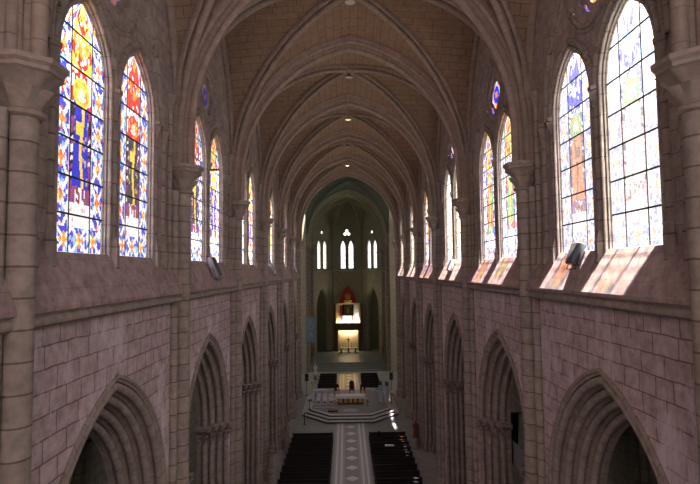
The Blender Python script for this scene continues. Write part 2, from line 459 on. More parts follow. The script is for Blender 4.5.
# ---- stained glass design
def h2(a, b, c=0):
    x = math.sin(a * 127.1 + b * 311.7 + c * 74.7) * 43758.5453
    return x - math.floor(x)
RED, ORG, YEL, BLU, WHT, GRN, PUR, BRN, SKY, PNK, BLK = (.85, .03, .015), (1, .28, .03), (1, .62, .08), (.03, .03, .55), (1, .97, .95), (.12, .42, .16), (.30, .05, .22), (.25, .08, .03), (.30, .50, .95), (.95, .45, .55), (.02, .015, .03)
STYLES = {
    'saint_blue': dict(robe=BLU, trim=YEL, canopy=(RED, ORG, YEL), halo=YEL, ground=PUR, pale=0),
    'saint_dark': dict(robe=(.05, .03, .05), trim=YEL, canopy=(RED, ORG, RED), halo=RED, ground=PUR, pale=.04),
    'saint_orange': dict(robe=(.85, .22, .03), trim=BRN, canopy=(BLU, WHT, BLU), halo=GRN, ground=PUR, pale=.32),
    'saint_pale': dict(robe=(1, .85, .75), trim=PNK, canopy=(BLU, WHT, SKY), halo=GRN, ground=PNK, pale=.46),
    'saint_red': dict(robe=(.7, .10, .03), trim=YEL, canopy=(BLU, ORG, YEL), halo=ORG, ground=GRN, pale=.10),
    'saint_green': dict(robe=(.16, .40, .12), trim=YEL, canopy=(RED, ORG, YEL), halo=SKY, ground=RED, pale=.25),
    'apse_light': dict(robe=(.25, .30, .75), trim=PNK, canopy=(SKY, WHT, WHT), halo=PNK, ground=(.6, .15, .35), pale=.55),
    'plain_white': dict(robe=(.8, .8, 1), trim=SKY, canopy=(WHT, WHT, SKY), halo=WHT, ground=SKY, pale=.72),
}
def mixc(a, b, t): return tuple(a[k] * (1 - t) + b[k] * t for k in range(3))
def glass_colour(st, u, h, H, seed):
    """u -1..1 across, h metres above the sill, H total height"""
    S = STYLES[st]; au = abs(u)
    rnd = h2(int(u * 13 + 40), int(h * 10 + sin(u * 9) * .8), seed)
    if h < .62 * H / 6.55 or au > .42:                    # ornamental border and foot tiles
        if .40 < au < .47 and h >= .62: c = WHT if rnd < .8 else PNK
        else:
            if h < .62: q = (u * 1.75 + .5) % 1.0 - .5; p = (h / .62) - .5
            else: q = (au - .735) / .53; p = (h / .92) % 1.0 - .5
            d = abs(q) + abs(p)
            if d < .20: c = ORG if rnd < .6 else (YEL if rnd < .8 else RED)
            elif abs(abs(q) - abs(p)) < .10: c = WHT
            elif d < .34: c = (RED if rnd < .35 else (ORG if rnd < .6 else WHT)) if h >= .62 else ORG
            else: c = BLU if rnd < .62 else (SKY if rnd < .85 else WHT)
            if au > .93: c = mixc(c, WHT if rnd < .4 else BLU, .6)
    elif h < 1.25:                                         # pale inscription panel
        c = WHT if rnd < .85 else PNK
    elif h < 1.65:                                         # ground and feet
        c = S['ground'] if rnd < .75 else BRN
        if au < .2 and rnd < .5: c = WHT
    elif h < 3.75:                                         # robe
        wv = .34 - .10 * (h - 1.65) / 2.1
        if au < wv:
            c = S['robe']
            if abs(u - .04 + .05 * sin(h * 3)) < .055: c = S['trim']
            elif rnd > .9: c = mixc(S['robe'], S['trim'], .5)
            if 3.0 < h < 3.35 and abs(u + .05) < .16: c = S['trim']
        else: c = BLK if rnd < .35 else (WHT if rnd < .5 else S['ground'])
    elif h < 4.65:                                         # head and halo
        d = hypot(u * 1.15, h - 4.1)
        if d < .14: c = (.95, .70, .50)
        elif d < .22 and h < 4.05: c = WHT if rnd < .5 else (.95, .70, .50)
        elif d < .40: c = S['halo'] if (rnd < .45 or d > .33) else (ORG if rnd < .8 else (1, .5, .05))
        elif au < .3 and h < 4.0: c = S['robe']
        else: c = WHT if rnd < .55 else S['canopy'][0]
    else:                                                  # canopy tracery
        k = (h - 4.65) * 2.1 - au * 2.2
        j = int(math.floor(k * 1.5)) % 3
        c = S['canopy'][j]
        if rnd > .72: c = S['canopy'][2]
        elif rnd < .10: c = WHT
    edge = au > .42 or h < .62
    c = mixc(c, WHT, min(.92, (S['pale'] * (1.2 if edge else (.75 if h < 4.65 else .45)) + (.07 if edge else .03)) * (.7 + .6 * h2(int(u * 14), int(h * 11), seed + 3))))
    v = .75 + .45 * h2(u * 31.7, h * 17.3, seed + 9)
    return tuple(min(1, x * v) for x in c)
GLASS_K = 1.0
def lancet_glass(yc, half, zb, zsp, rise, to3d, style, seed, nx, ny, name_parent):
    c, R = pointed(half, rise); H = zsp + rise - zb
    mb = MB()
    def wid(z): return half if z <= zsp else max(.012, sqrt(max(0, R * R - (z - zsp) ** 2)) - c)
    zz = [zb + H * i / ny for i in range(ny + 1)]
    rows = [[to3d(yc + (2 * j / nx - 1) * wid(z), z) for j in range(nx + 1)] for z in zz]
    mb.grid(rows, [[(j / nx, i / ny) for j in range(nx + 1)] for i in range(ny + 1)], False)
    sc = 6.55 / H
    for i in range(ny):
        for j in range(nx):
            mb.col.append(glass_colour(style, 2 * (j + .5) / nx - 1, (i + .5) / ny * H * sc, 6.55, seed))
    g = mb.build('stained_glass', M['glass'], name_parent)
    bars = MB()
    def bar(y0, z0, y1, z1, r):
        a, b = Vector(to3d(y0, z0)), Vector(to3d(y1, z1)); d = (b - a).normalized()
        up = Vector(to3d(y0, z0 + 1)) - a if abs(z1 - z0) < 1e-6 else Vector(to3d(y0 + 1, z0)) - a
        up = up.normalized(); o = d.cross(up) * .007; w_ = up * r
        P = [a - w_ - o, a + w_ - o, a + w_ + o, a - w_ + o]; Q = [q + (b - a) for q in P]
        for k in range(4): bars.quad([P[k], P[(k + 1) % 4], Q[(k + 1) % 4], Q[k]])
    nb = 7
    r = .024 * (half / 1.15) ** .5
    for i in range(1, nb):
        z = zb + H * i / nb
        bar(yc - wid(z), z, yc + wid(z), z, r)
    for u in (-.42, .42):
        z_t = zb
        while z_t < zsp + rise and wid(z_t) > abs(u) * half: z_t += .02
        bar(yc + u * half, zb, yc + u * half, z_t, r * .8)
    bars.build('iron_bar_grid', M['iron'], name_parent)
    return g
def new_window(label, loc=(0, 0, 0)):
    WINN[0] += 1
    return empty('window_%d' % WINN[0], loc, 0, label, 'window', None, 'structure')
def portal(loc, sx, sy, normal):
    l = bpy.data.lights.new('daylight_opening', 'AREA'); l.shape = 'RECTANGLE'; l.size = sx; l.size_y = sy
    l.cycles.is_portal = True
    o = bpy.data.objects.new('daylight_opening', l); COL.objects.link(o)
    o.matrix_world = Matrix.Translation(loc) @ Vector(normal).to_track_quat('-Z', 'Y' if abs(normal[2]) < .5 else 'X').to_matrix().to_4x4()
    return o

LSTY = [('saint_red', 'saint_green'), ('saint_dark', 'saint_red'), ('saint_blue', 'saint_dark'), ('saint_dark', 'saint_blue'), ('saint_red', 'saint_blue'), ('saint_blue', 'saint_green'), ('saint_dark', 'saint_red'), ('saint_red', 'saint_blue')]
RSTY = [('saint_pale', 'saint_orange'), ('saint_orange', 'saint_pale'), ('saint_pale', 'saint_orange'), ('saint_green', 'saint_red'), ('plain_white', 'saint_pale'), ('saint_blue', 'saint_blue'), ('plain_white', 'saint_pale'), ('saint_green', 'plain_white')]
HW_WIN, ZSP_WIN, RISE_WIN = 1.2, 22.6, 1.82
def clerestory(side, y0, bi):
    sg = mirrored_side(side); yc = y0 + 4.7
    vis = bi >= 2
    nth = ORD[bi - 2] if vis else ('rearmost', 'viewpoint')[bi]
    W = MB()
    outer = [(y0, 16.0), (y0 + 10, 16.0), (y0 + 10, 31.9), (y0, 31.9)]
    ho = HW_WIN + .24
    c0, Rr = pointed(HW_WIN, RISE_WIN); rise_o = sqrt((Rr + .24) ** 2 - c0 ** 2)
    zb = ZSILL - .08
    cen = [yc - 1.62, yc + 1.62]
    holes = [arch_outline(c, ho, ZSP_WIN, rise_o, zb) for c in cen] + [quatre(yc, 26.0, .95, 4)]
    f3 = lambda y, z: (sg * XU, y, z)
    W.poly(outer, holes, f3, flip=(sg > 0))
    d3 = lambda y, z, d: (sg * (XU + d), y, z)
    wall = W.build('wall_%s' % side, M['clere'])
    tag(wall, 'upper stone wall with paired stained windows on the %s side, %s bay from the front' % (side, nth), 'wall', kind='structure')
    mo = MB()
    for c in cen: arch_sweep(mo, WIN_PROF, c, ho, ZSP_WIN, rise_o, zb - .3, d3, 12, sg < 0)
    # oculus: reveal, outer ring roll
    q0 = quatre(yc, 26.0, .95, 4); q1 = quatre(yc, 26.0, .68, 4)
    mo.grid([[d3(y, z, 0) for y, z in q0], [d3(y, z, .1) for y, z in q0], [d3(y, z, .12) for y, z in q1], [d3(y, z, .16) for y, z in q1]], None, False, True, sg < 0)
    for rr, tr in ((1.32, .09), (1.5, .06)):
        ring = []
        for i in range(41):
            a = 2 * pi * i / 40; ring.append((sg * (XU - .01), yc + rr * cos(a), 26.0 + rr * sin(a)))
        mo.tube(ring, tr, 8, False)
    for c in cen:
        hc, hr = pointed(HW_WIN, RISE_WIN); tq = acos(hc / (hr + .36))
        hp = [((hr + .36) * cos(tq * k / 12) - hc, ZSP_WIN + (hr + .36) * sin(tq * k / 12)) for k in range(13)]
        mo.tube([(sg * (XU - .02), c + y, z) for y, z in hp] + [(sg * (XU - .02), c - y, z) for y, z in hp[:-1]][::-1], .105, 8, False)
    # hood roll enclosing both lights
    c1, R1 = pointed(3.55, 5.4); tm = acos(c1 / R1)
    half_path = [(R1 * cos(tm * k / 14) - c1, 22.6 + R1 * sin(tm * k / 14)) for k in range(15)]
    path = [(sg * (XU - .02), yc + y, z) for y, z in half_path] + [(sg * (XU - .02), yc - y, z) for y, z in half_path[:-1]][::-1]
    mo.tube(path, .13, 8, False)
    path2 = [(sg * (XU - .01), yc + (p[1] - yc) * .93, 22.6 + (p[2] - 22.6) * .945) for p in path]
    mo.tube(path2, .07, 6, False)
    mo.build('window_moulding', M['mould'], wall)
    # colonnettes: mullion and two jambs
    if vis:
        for dy, r in ((0, .13), (-3.18, .12), (3.18, .12), (3.95, .14)):
            k = MB(); X = sg * (XU + .03)
            k.lathe([(r, 18.3), (r, 22.1)], X, yc + dy, 0, 12)
            k.lathe([(r * 1.7, 17.0), (r * 1.7, 18.0), (r * 1.45, 18.08), (r * 1.5, 18.16), (r * 1.05, 18.3)], X, yc + dy, 0, 8, a0=pi / 8, a1=pi / 8 + 2 * pi, smooth=False)
            cn = k.build('colonnette', M['shaft'], wall)
            k = MB()
            k.lathe([(r * 1.02, 22.0), (r * 1.2, 22.05), (r * 1.05, 22.1), (r * 1.2, 22.3), (r * 1.75, 22.5), (r * 1.5, 22.54)], X, yc + dy, 0, 16, mod=lambda i, a: 1 + (.14 * cos(6 * a) if 3 <= i <= 4 else 0))
            k.lathe([(r * 1.9, 22.54), (r * 1.9, 22.66)], X, yc + dy, 0, 8, a0=pi / 8, a1=pi / 8 + 2 * pi, smooth=False)
            k.build('colonnette_capital', M['capital'], cn)
    # windows
    sty = (LSTY if side == 'left' else RSTY)[bi]
    desc = {'saint_blue': 'blue robed figure', 'saint_dark': 'dark robed figure under red canopy', 'saint_orange': 'orange robed figure', 'saint_pale': 'pale pink figure in white glass',
            'saint_red': 'red robed figure', 'saint_green': 'green robed figure', 'plain_white': 'mostly white glass'}
    res = {2: (60, 190), 3: (44, 140)}.get(bi, (24, 76))
    for i, c in enumerate(cen):
        wo = new_window('stained glass lancet with %s, %s light of the %s bay on the %s' % (desc[sty[i]], ('nearer', 'farther')[i], nth, side), (sg * XG, c, ZSILL))
        t3 = lambda y, z, c=c: (0, y - c, z - ZSILL)
        lancet_glass(c, HW_WIN + .03, ZSILL - .04, ZSP_WIN, RISE_WIN + .05, t3, sty[i], bi * 7 + i + (50 if sg > 0 else 0), res[0], res[1], wo)
        portal((sg * (XG + .03), c, (ZSILL + 24.4) / 2), 2.3, 6.6, (-sg, 0, 0))
    wo = new_window('small quatrefoil window above the paired lights of the %s bay on the %s' % (nth, side), (sg * XG, yc, 26.0))
    g = MB(); n = 10
    for i in range(-n, n):
        for j in range(-n, n):
            y, z = (i + .5) / n * .72, (j + .5) / n * .72
            s = .72 / n / 2
            g.quad([(0, y - s, z - s), (0, y + s, z - s), (0, y + s, z + s), (0, y - s, z + s)])
            d = hypot(y, z); cc = ORG if d < .18 else (BLU if d < .42 else (SKY if h2(i, j) < .5 else ORG))
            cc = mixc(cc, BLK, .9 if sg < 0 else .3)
            g.col.append(cc)
    g.build('stained_glass', M['glass'], wo)
    # sloping sill with its cornice
    s = MB()
    ya, yb = y0 + .28, y0 + 9.72
    pr = [(XG + .06, 15.9), (XG + .06, ZSILL - .04), (XU - .01, ZSILL - .06), (6.70, ZLIP), (6.70, ZLIP - .10)]
    L = 0
    for i in range(len(pr) - 1):
        a, b = pr[i], pr[i + 1]; dd = hypot(a[0] - b[0], a[1] - b[1])
        q = [(sg * a[0], ya, a[1]), (sg * a[0], yb, a[1]), (sg * b[0], yb, b[1]), (sg * b[0], ya, b[1])]
        s.quad(q if sg > 0 else q[::-1], [(0, L), (yb - ya, L), (yb - ya, L + dd), (0, L + dd)] if sg > 0 else [(0, L + dd), (yb - ya, L + dd), (yb - ya, L), (0, L)])
        L += dd
    for yy in (ya, yb):
        s.poly(pr, [], lambda x, z, yy=yy: (sg * x, yy, z))
    s.build('sloping_sill', M['sill'], wall)
    s = MB()
    pr = [(6.70, ZLIP - .10), (6.82, ZLIP - .13), (6.84, ZLIP - .18)] + [(6.90 + .13 * cos(a), ZLIP - .30 + .13 * sin(a)) for a in (1.9, 2.3, 2.7, 3.14, 3.6, 4.0, 4.4)] + [(6.98, ZLIP - .44), (7.16, ZLIP - .47)]
    rows = [[(sg * x, ya + (yb - ya) * k / 8, z) for k in range(9)] for x, z in pr]
    s.grid(rows, [[((yb - ya) * k / 8, z) for k in range(9)] for x, z in pr], False, False, sg > 0)
    s.build('cornice', M['mould'], wall)
    return wall

def arcade(side, y0, bi):
    sg = mirrored_side(side); yc = y0 + 5; vis = bi >= 2
    nth = ORD[bi - 2] if vis else ('rearmost', 'viewpoint')[bi]
    W = MB()
    f3 = lambda y, z: (sg * XA, y, z)
    if not vis:
        W.poly([(y0, 0), (y0 + 10, 0), (y0 + 10, 16.4), (y0, 16.4)], [], f3, flip=sg > 0)
        W.box(min(sg * XA, sg * 8.6), max(sg * XA, sg * 8.6), y0, y0 + 10, 15.9, 16.0)
        return tag(W.build('wall_%s' % side, M['ashlar']), 'plain nave wall on the %s in the %s bay' % (side, nth), 'wall', kind='structure')
    def shape(half, rise, top):
        o = arch_outline(yc, half, ZCAP, rise, 0, 16)          # right bottom ... left bottom
        return [(y0, 0), (y0, top), (y0 + 10, top), (y0 + 10, 0)] + o
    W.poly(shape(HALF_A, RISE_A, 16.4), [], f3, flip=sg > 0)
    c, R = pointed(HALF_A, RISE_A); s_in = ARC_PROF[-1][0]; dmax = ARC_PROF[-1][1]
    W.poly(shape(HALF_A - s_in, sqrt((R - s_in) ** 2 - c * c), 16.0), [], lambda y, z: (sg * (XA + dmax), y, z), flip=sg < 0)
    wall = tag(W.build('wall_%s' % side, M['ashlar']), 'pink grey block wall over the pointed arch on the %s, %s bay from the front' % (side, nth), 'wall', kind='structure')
    a = MB()
    arch_sweep(a, ARC_PROF, yc, HALF_A, ZCAP, RISE_A, None, lambda y, z, d: (sg * (XA + d), y, z), 18, sg < 0)
    a.build('arch_moulding', M['mould'], wall)
    return wall

for bi, y0 in enumerate(BAYS):
    for side in ('left', 'right'):
        arcade(side, y0, bi); clerestory(side, y0, bi)

# ---- aisles
for side in ('left', 'right'):
    sg = mirrored_side(side)
    a = MB()
    x0, x1 = sg * 11.2, sg * 11.6
    a.box(min(x0, x1), max(x0, x1), 9, 71, 0, 16)
    wl = tag(a.build('wall_aisle_%s' % side, M['aisle']), 'dim outer wall of the %s aisle behind the arcade' % side, 'wall', kind='structure')
    a = MB(); a.box(min(sg * 7.2, sg * 11.6), max(sg * 7.2, sg * 11.6), -10, 71, 15.75, 16.0)
    tag(a.build('ceiling_aisle_%s' % side, M['aisle']), 'dim ceiling of the %s aisle' % side, 'ceiling', kind='structure')
    a = MB(); a.box(min(sg * 7.2, sg * 11.6), max(sg * 7.2, sg * 11.6), 9, 9.3, 0, 16)
    a.build('aisle_end_wall', M['aisle'], wl)
    for k, y in enumerate(PIERS[1:-1]):
        t = empty('aisle_respond', (sg * 10.85, y, 0), 0, 'slim clustered column on the outer wall of the %s aisle, %s from the front' % (side, ORD[k]), 'column', 'aisle wall columns on the %s' % side, 'structure')
        for (dx, dy, r) in ((0, 0, .27), (.2, .36, .16), (.2, -.36, .16)):
            b = MB(); b.lathe([(r * 1.5, 0), (r * 1.5, .5), (r * 1.2, .62), (r, .7), (r, 10.7)], sg * dx, dy, 0, 12); b.build('shaft', M['aisle'], t)
        b = MB(); b.lathe([(.5, 10.65), (.56, 10.7), (.5, 10.8), (.58, 11.1), (.78, 11.4), (.84, 11.42), (.84, 11.6), (.6, 11.62)], 0, 0, 0, 24, mod=lambda i, a: 1 + (.10 * cos(8 * a) if 3 <= i <= 4 else 0)); b.build('capital', M['aisle'], t)
        b = MB(); b.box(-.35, .35, -.45, .45, 11.6, 15.75); b.build('rib_stub', M['aisle'], t)

# ---- vault over the nave
SPAN_Y = BAYS + [70]
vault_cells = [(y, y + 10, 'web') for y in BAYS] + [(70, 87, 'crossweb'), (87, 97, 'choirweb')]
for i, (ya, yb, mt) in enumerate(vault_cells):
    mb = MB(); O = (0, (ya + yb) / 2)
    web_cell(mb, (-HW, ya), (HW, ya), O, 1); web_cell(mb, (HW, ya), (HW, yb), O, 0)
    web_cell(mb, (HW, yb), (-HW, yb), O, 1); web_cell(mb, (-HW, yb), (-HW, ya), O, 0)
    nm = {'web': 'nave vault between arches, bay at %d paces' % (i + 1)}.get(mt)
    lab = {'web': 'brown block vault cells over the %s nave bay' % (ORD[i - 2] if i >= 2 else ('rearmost', 'viewpoint')[i]), 'crossweb': 'vault over the crossing in painted dim green light', 'choirweb': 'vault over the choir in painted green light'}[mt]
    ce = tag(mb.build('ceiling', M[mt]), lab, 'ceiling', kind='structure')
    # formeret along each wall
    fr = MB()
    for sg in (-1, 1):
        if mt != 'crossweb':
            rib_sweep(fr, span_path((sg * (HW - .12), ya), (sg * (HW - .12), yb)), Vector((1, 0, 0)), FORM_P)
    if fr.v: fr.build('wall_rib', M['rib'], ce)

# ---- ribs and bosses as things
def place_name(y): return
k = 0
for y in PIERS + [87, 97]:
    mb = MB(); rib_sweep(mb, span_path((-HW + .05, y), (HW - .05, y)), Vector((0, -1, 0)), TRANS_P)
    if y <= 70: lab = 'moulded brown stone arch across the nave, %s from the front' % ORD[PIERS.index(y)]
    elif y == 87: lab = 'stone arch in painted greenish light beyond the crossing at the choir entrance'
    else: lab = 'innermost stone arch in painted greenish light framing the apse windows'
    o = mb.build('transverse_arch', M['rib'] if y <= 70 else M['choir'])
    tag(o, lab, 'arch', 'arches across the vault', 'structure')
mb = MB(); rib_sweep(mb, span_path((-HW + .05, 0), (HW - .05, 0)), Vector((0, -1, 0)), TRANS_P)
tag(mb.build('transverse_arch', M['rib']), 'moulded stone arch across the nave over the viewpoint', 'arch', 'arches across the vault', 'structure')
for i, (ya, yb, mt) in enumerate(vault_cells):
    if i < 1: continue
    where = ('over the %s nave bay from the front' % ORD[i - 2]) if (mt == 'web' and i >= 2) else ('over the bay above the viewpoint' if mt == 'web' else ('over the crossing' if mt == 'crossweb' else 'over the choir'))
    for sg, nm in ((1, 'from near left'), (-1, 'from near right')):
        P = Vector((-sg * (HW - .05), ya)); Q = Vector((sg * (HW - .05), yb))
        d = (Q - P).normalized(); bino = Vector((d.y, -d.x, 0))
        mb = MB(); rib_sweep(mb, span_path(P, Q, DOME), bino, [(u, v) for u, v in DIAG_P])
        tag(mb.build('diagonal_rib', M['rib'] if mt == 'web' else M['choir' if mt == 'choirweb' else 'crossweb']), 'diagonal vault rib %s wall %s' % (nm, where), 'rib', 'diagonal ribs of the vault', 'structure')
    # hanging lamp at the crown
    if mt in ('web', 'crossweb') and i >= 2:
        yc = (ya + yb) / 2
        lit = {5: 'lamp_lit', 7: 'lamp_white'}.get(i)
        t = empty('hanging_lamp', (0, yc, 30.82), 0, '%s dish lamp at the vault crown %s' % ('lit' if lit else 'unlit grey', where.replace(' from the front', ' from front')), 'lamp', 'lamps along the vault crown')
        b = MB(); b.lathe([(.0, .80), (.24, .78), (.33, .70), (.28, .60), (.10, .54), (.0, .52)], 0, 0, 0, 16); b.build('ceiling_boss', M['rib'], t)
        b = MB(); b.lathe([(.025, .44), (.025, .56)], 0, 0, 0, 8); b.build('stem', M['grey_metal'], t)
        b = MB(); b.lathe([(.07, .48), (.10, .42), (.16, .33), (.28, .21), (.31, .16), (.29, .16), (.25, .21), (.12, .33)], 0, 0, 0, 20, cap=False); b.build('shade', M['grey_metal'], t)
        b = MB(); b.lathe([(.0, .17), (.2, .175), (.27, .2)], 0, 0, 0, 20, cap=False); b.build('diffuser', M[lit] if lit else M['pale_metal'], t)

# ================================================================ PIERS
def jamb_plan(ext=0.0, pts_only=False):
    """plan of a pier: stepped jamb profile on both sides (local: y along nave, x outward from wall face)"""
    p = [(s, d) for s, d in ARC_PROF if s >= 0]
    hw = D / 2 - HALF_A
    up = [(hw + s + ext * .72, d - ext * .72 if d < 1.2 else d) for s, d in p]
    return up
def pier(side, y, idx, stone_m='shaft', arcade_parts=True, lab=None):
    sg = mirrored_side(side)
    t = empty('clustered_pier', (sg * XA, y, 0), 0, lab or 'tall clustered stone pier on the %s side of the nave, %s from the front' % (side, ORD[idx]), 'pier', 'piers of the nave on the %s' % side, 'structure')
    if arcade_parts:
        def ring(ext, z, leaf=0):
            up = jamb_plan(ext)
            if leaf:
                up = [(a + (leaf * sin(a * 17 + b * 13) * .72), b - leaf * sin(a * 17 + b * 13) * .72) for a, b in up]
            full = [(sg * d, w, z) for w, d in up] + [(sg * d, -w, z) for w, d in up[::-1]]
            return full
        def acc(r):
            L = [0]
            for i in range(1, len(r)): L.append(L[-1] + (Vector(r[i]) - Vector(r[i - 1])).length)
            return L + [L[-1]]
        c = MB(); zs = [0.9, ZCAP - .9]
        rows = [ring(0, z) for z in zs]; A = acc(rows[0])
        c.grid(rows, [[(q, z) for q in A] for z in zs], True, False, sg < 0)
        c.build('pier_core', M['mould'], t)
        c = MB(); zs = [(0, .22), (.55, .22), (.6, .14), (.72, .16), (.78, .06), (.92, .0)]
        c.grid([ring(e, z) for z, e in zs], None, False, False, sg < 0); c.build('pier_base', M['mould'], t)
        c = MB(); zs = [(ZCAP - .95, .0, 0), (ZCAP - .93, .07, 0), (ZCAP - .86, .07, 0), (ZCAP - .84, .02, 0), (ZCAP - .66, .08, .05), (ZCAP - .48, .22, .09), (ZCAP - .40, .10, .04), (ZCAP - .22, .34, .11), (ZCAP - .18, .20, 0), (ZCAP - .16, .38, 0), (ZCAP, .42, 0), (ZCAP + .05, .0, 0)]
        c.grid([ring(e, z, lf) for z, e, lf in zs], None, False, False, sg < 0); c.build('arcade_capital', M['capital'], t)
    # vaulting shafts from the floor to the vault capital
    xs = -sg * .29
    for dx, dy, r in ((0, 0, .29), (.20, .42, .16), (.20, -.42, .16)):
        b = MB()
        b.lathe([(r * 1.45, 0), (r * 1.45, .7), (r * 1.3, .78), (r * 1.32, .9), (r, 1.0), (r, 20.45)], xs + sg * dx, dy, 0, 18 if r > .2 else 12)
        b.build('vaulting_shaft', M[stone_m], t)
    # big foliage capital
    b = MB()
    b.lathe([(.33, 20.34), (.40, 20.38), (.40, 20.46), (.33, 20.50), (.40, 20.66), (.56, 20.88), (.43, 20.92), (.48, 21.02), (.68, 21.17), (.56, 21.19)], xs, 0, 0, 32, mod=lambda i, a: 1 + ((.10 * cos(8 * a)) if 4 <= i <= 5 else (.10 * cos(8 * a + pi)) if 7 <= i <= 8 else 0))
    cp = b.build('vault_capital', M['capital'], t)
    b = MB()
    b.lathe([(.64, 21.18), (.72, 21.22), (.72, 21.3), (.80, 21.36), (.80, 21.46), (.5, 21.48)], xs, 0, 0, 8, a0=pi / 8, a1=pi / 8 + 2 * pi, smooth=False)
    b.build('abacus', M['capital'], cp)
    # wall rib shafts either side
    for sy in (-1, 1):
        b = MB(); X = sg * (XU - XA - .06)
        b.lathe([(.15, 17.0), (.15, 18.0), (.12, 18.1), (.105, 18.2), (.105, 23.6)], X, sy * .80, 0, 10)
        s_ = b.build('wall_rib_shaft', M[stone_m], t)
        b = MB(); b.lathe([(.11, 23.55), (.13, 23.6), (.12, 23.7), (.2, 24.0), (.21, 24.02), (.21, 24.12), (.12, 24.14)], X, sy * .80, 0, 14, mod=lambda i, a: 1 + (.12 * cos(6 * a) if 2 <= i <= 3 else 0))
        b.build('small_capital', M['capital'], s_)
    return t
for i, y in enumerate(PIERS):
    for side in ('left', 'right'): pier(side, y, i)

# ================================================================ CROSSING, CHOIR, APSE
# transept arms (plain, out of sight) with their end windows
for side in ('left', 'right'):
    sg = mirrored_side(side)
    t = MB()
    X0, X1 = sg * 7.2, sg * 19.5
    a, b_ = min(X0, X1), max(X0, X1)
    t.box(a, b_, 70.4, 70.9, 0, 31.9)
    t.box(a, b_, 86.1, 86.6, 0, 31.9)
    t.box(a, b_, 70.4, 86.6, 31.6, 31.9)
    w_ = tag(t.build('wall_transept_%s' % side, M['choir']), 'dim wall of the %s transept beside the crossing' % side, 'wall', kind='structure')
    e = MB()
    holes = [arch_outline(78.5 + dy, 1.2, 22.5, 2.2, 12.0) for dy in (-3.6, 0, 3.6)]
    e.poly([(70.4, 0), (86.6, 0), (86.6, 31.9), (70.4, 31.9)], holes, lambda y, z: (sg * 19.5, y, z), flip=sg > 0)
    e.build('transept_end', M['choir'], w_)
    for kk, dy in enumerate((-3.6, 0, 3.6)):
        wo = new_window('%s tall lancet in the end wall of the %s transept' % (ORD[kk], side), (sg * 19.5, 78.5 + dy, 12.0))
        lancet_glass(78.5 + dy, 1.2, 12.0, 22.5, 2.2, lambda y, z, dy=dy: (0, y - 78.5 - dy, z - 12.0), 'saint_green', 3, 10, 30, wo)
        portal((sg * 19.55, 78.5 + dy, 18.3), 2.4, 12.6, (-sg, 0, 0))
    # choir side wall
    c = MB(); c.poly([(86.6, 0), (98.0, 0), (98.0, 31.9), (86.6, 31.9)], [], lambda y, z: (sg * XU, y, z), flip=sg > 0)
    cw = tag(c.build('wall_choir_%s' % side, M['choir']), 'choir wall in painted dim greenish light on the %s' % side, 'wall', kind='structure')
    s = MB(); s.box(min(sg * 6.9, sg * 7.2), max(sg * 6.9, sg * 7.2), 87.5, 97.6, 17.0, 17.25); s.build('string_course', M['choir'], cw)
    for y, nm in ((87, 'choir entrance'), (97.4, 'apse')):
        pier(side, y, 0, 'shaft', False, 'slim clustered shafts at the %s on the %s' % (nm, side))

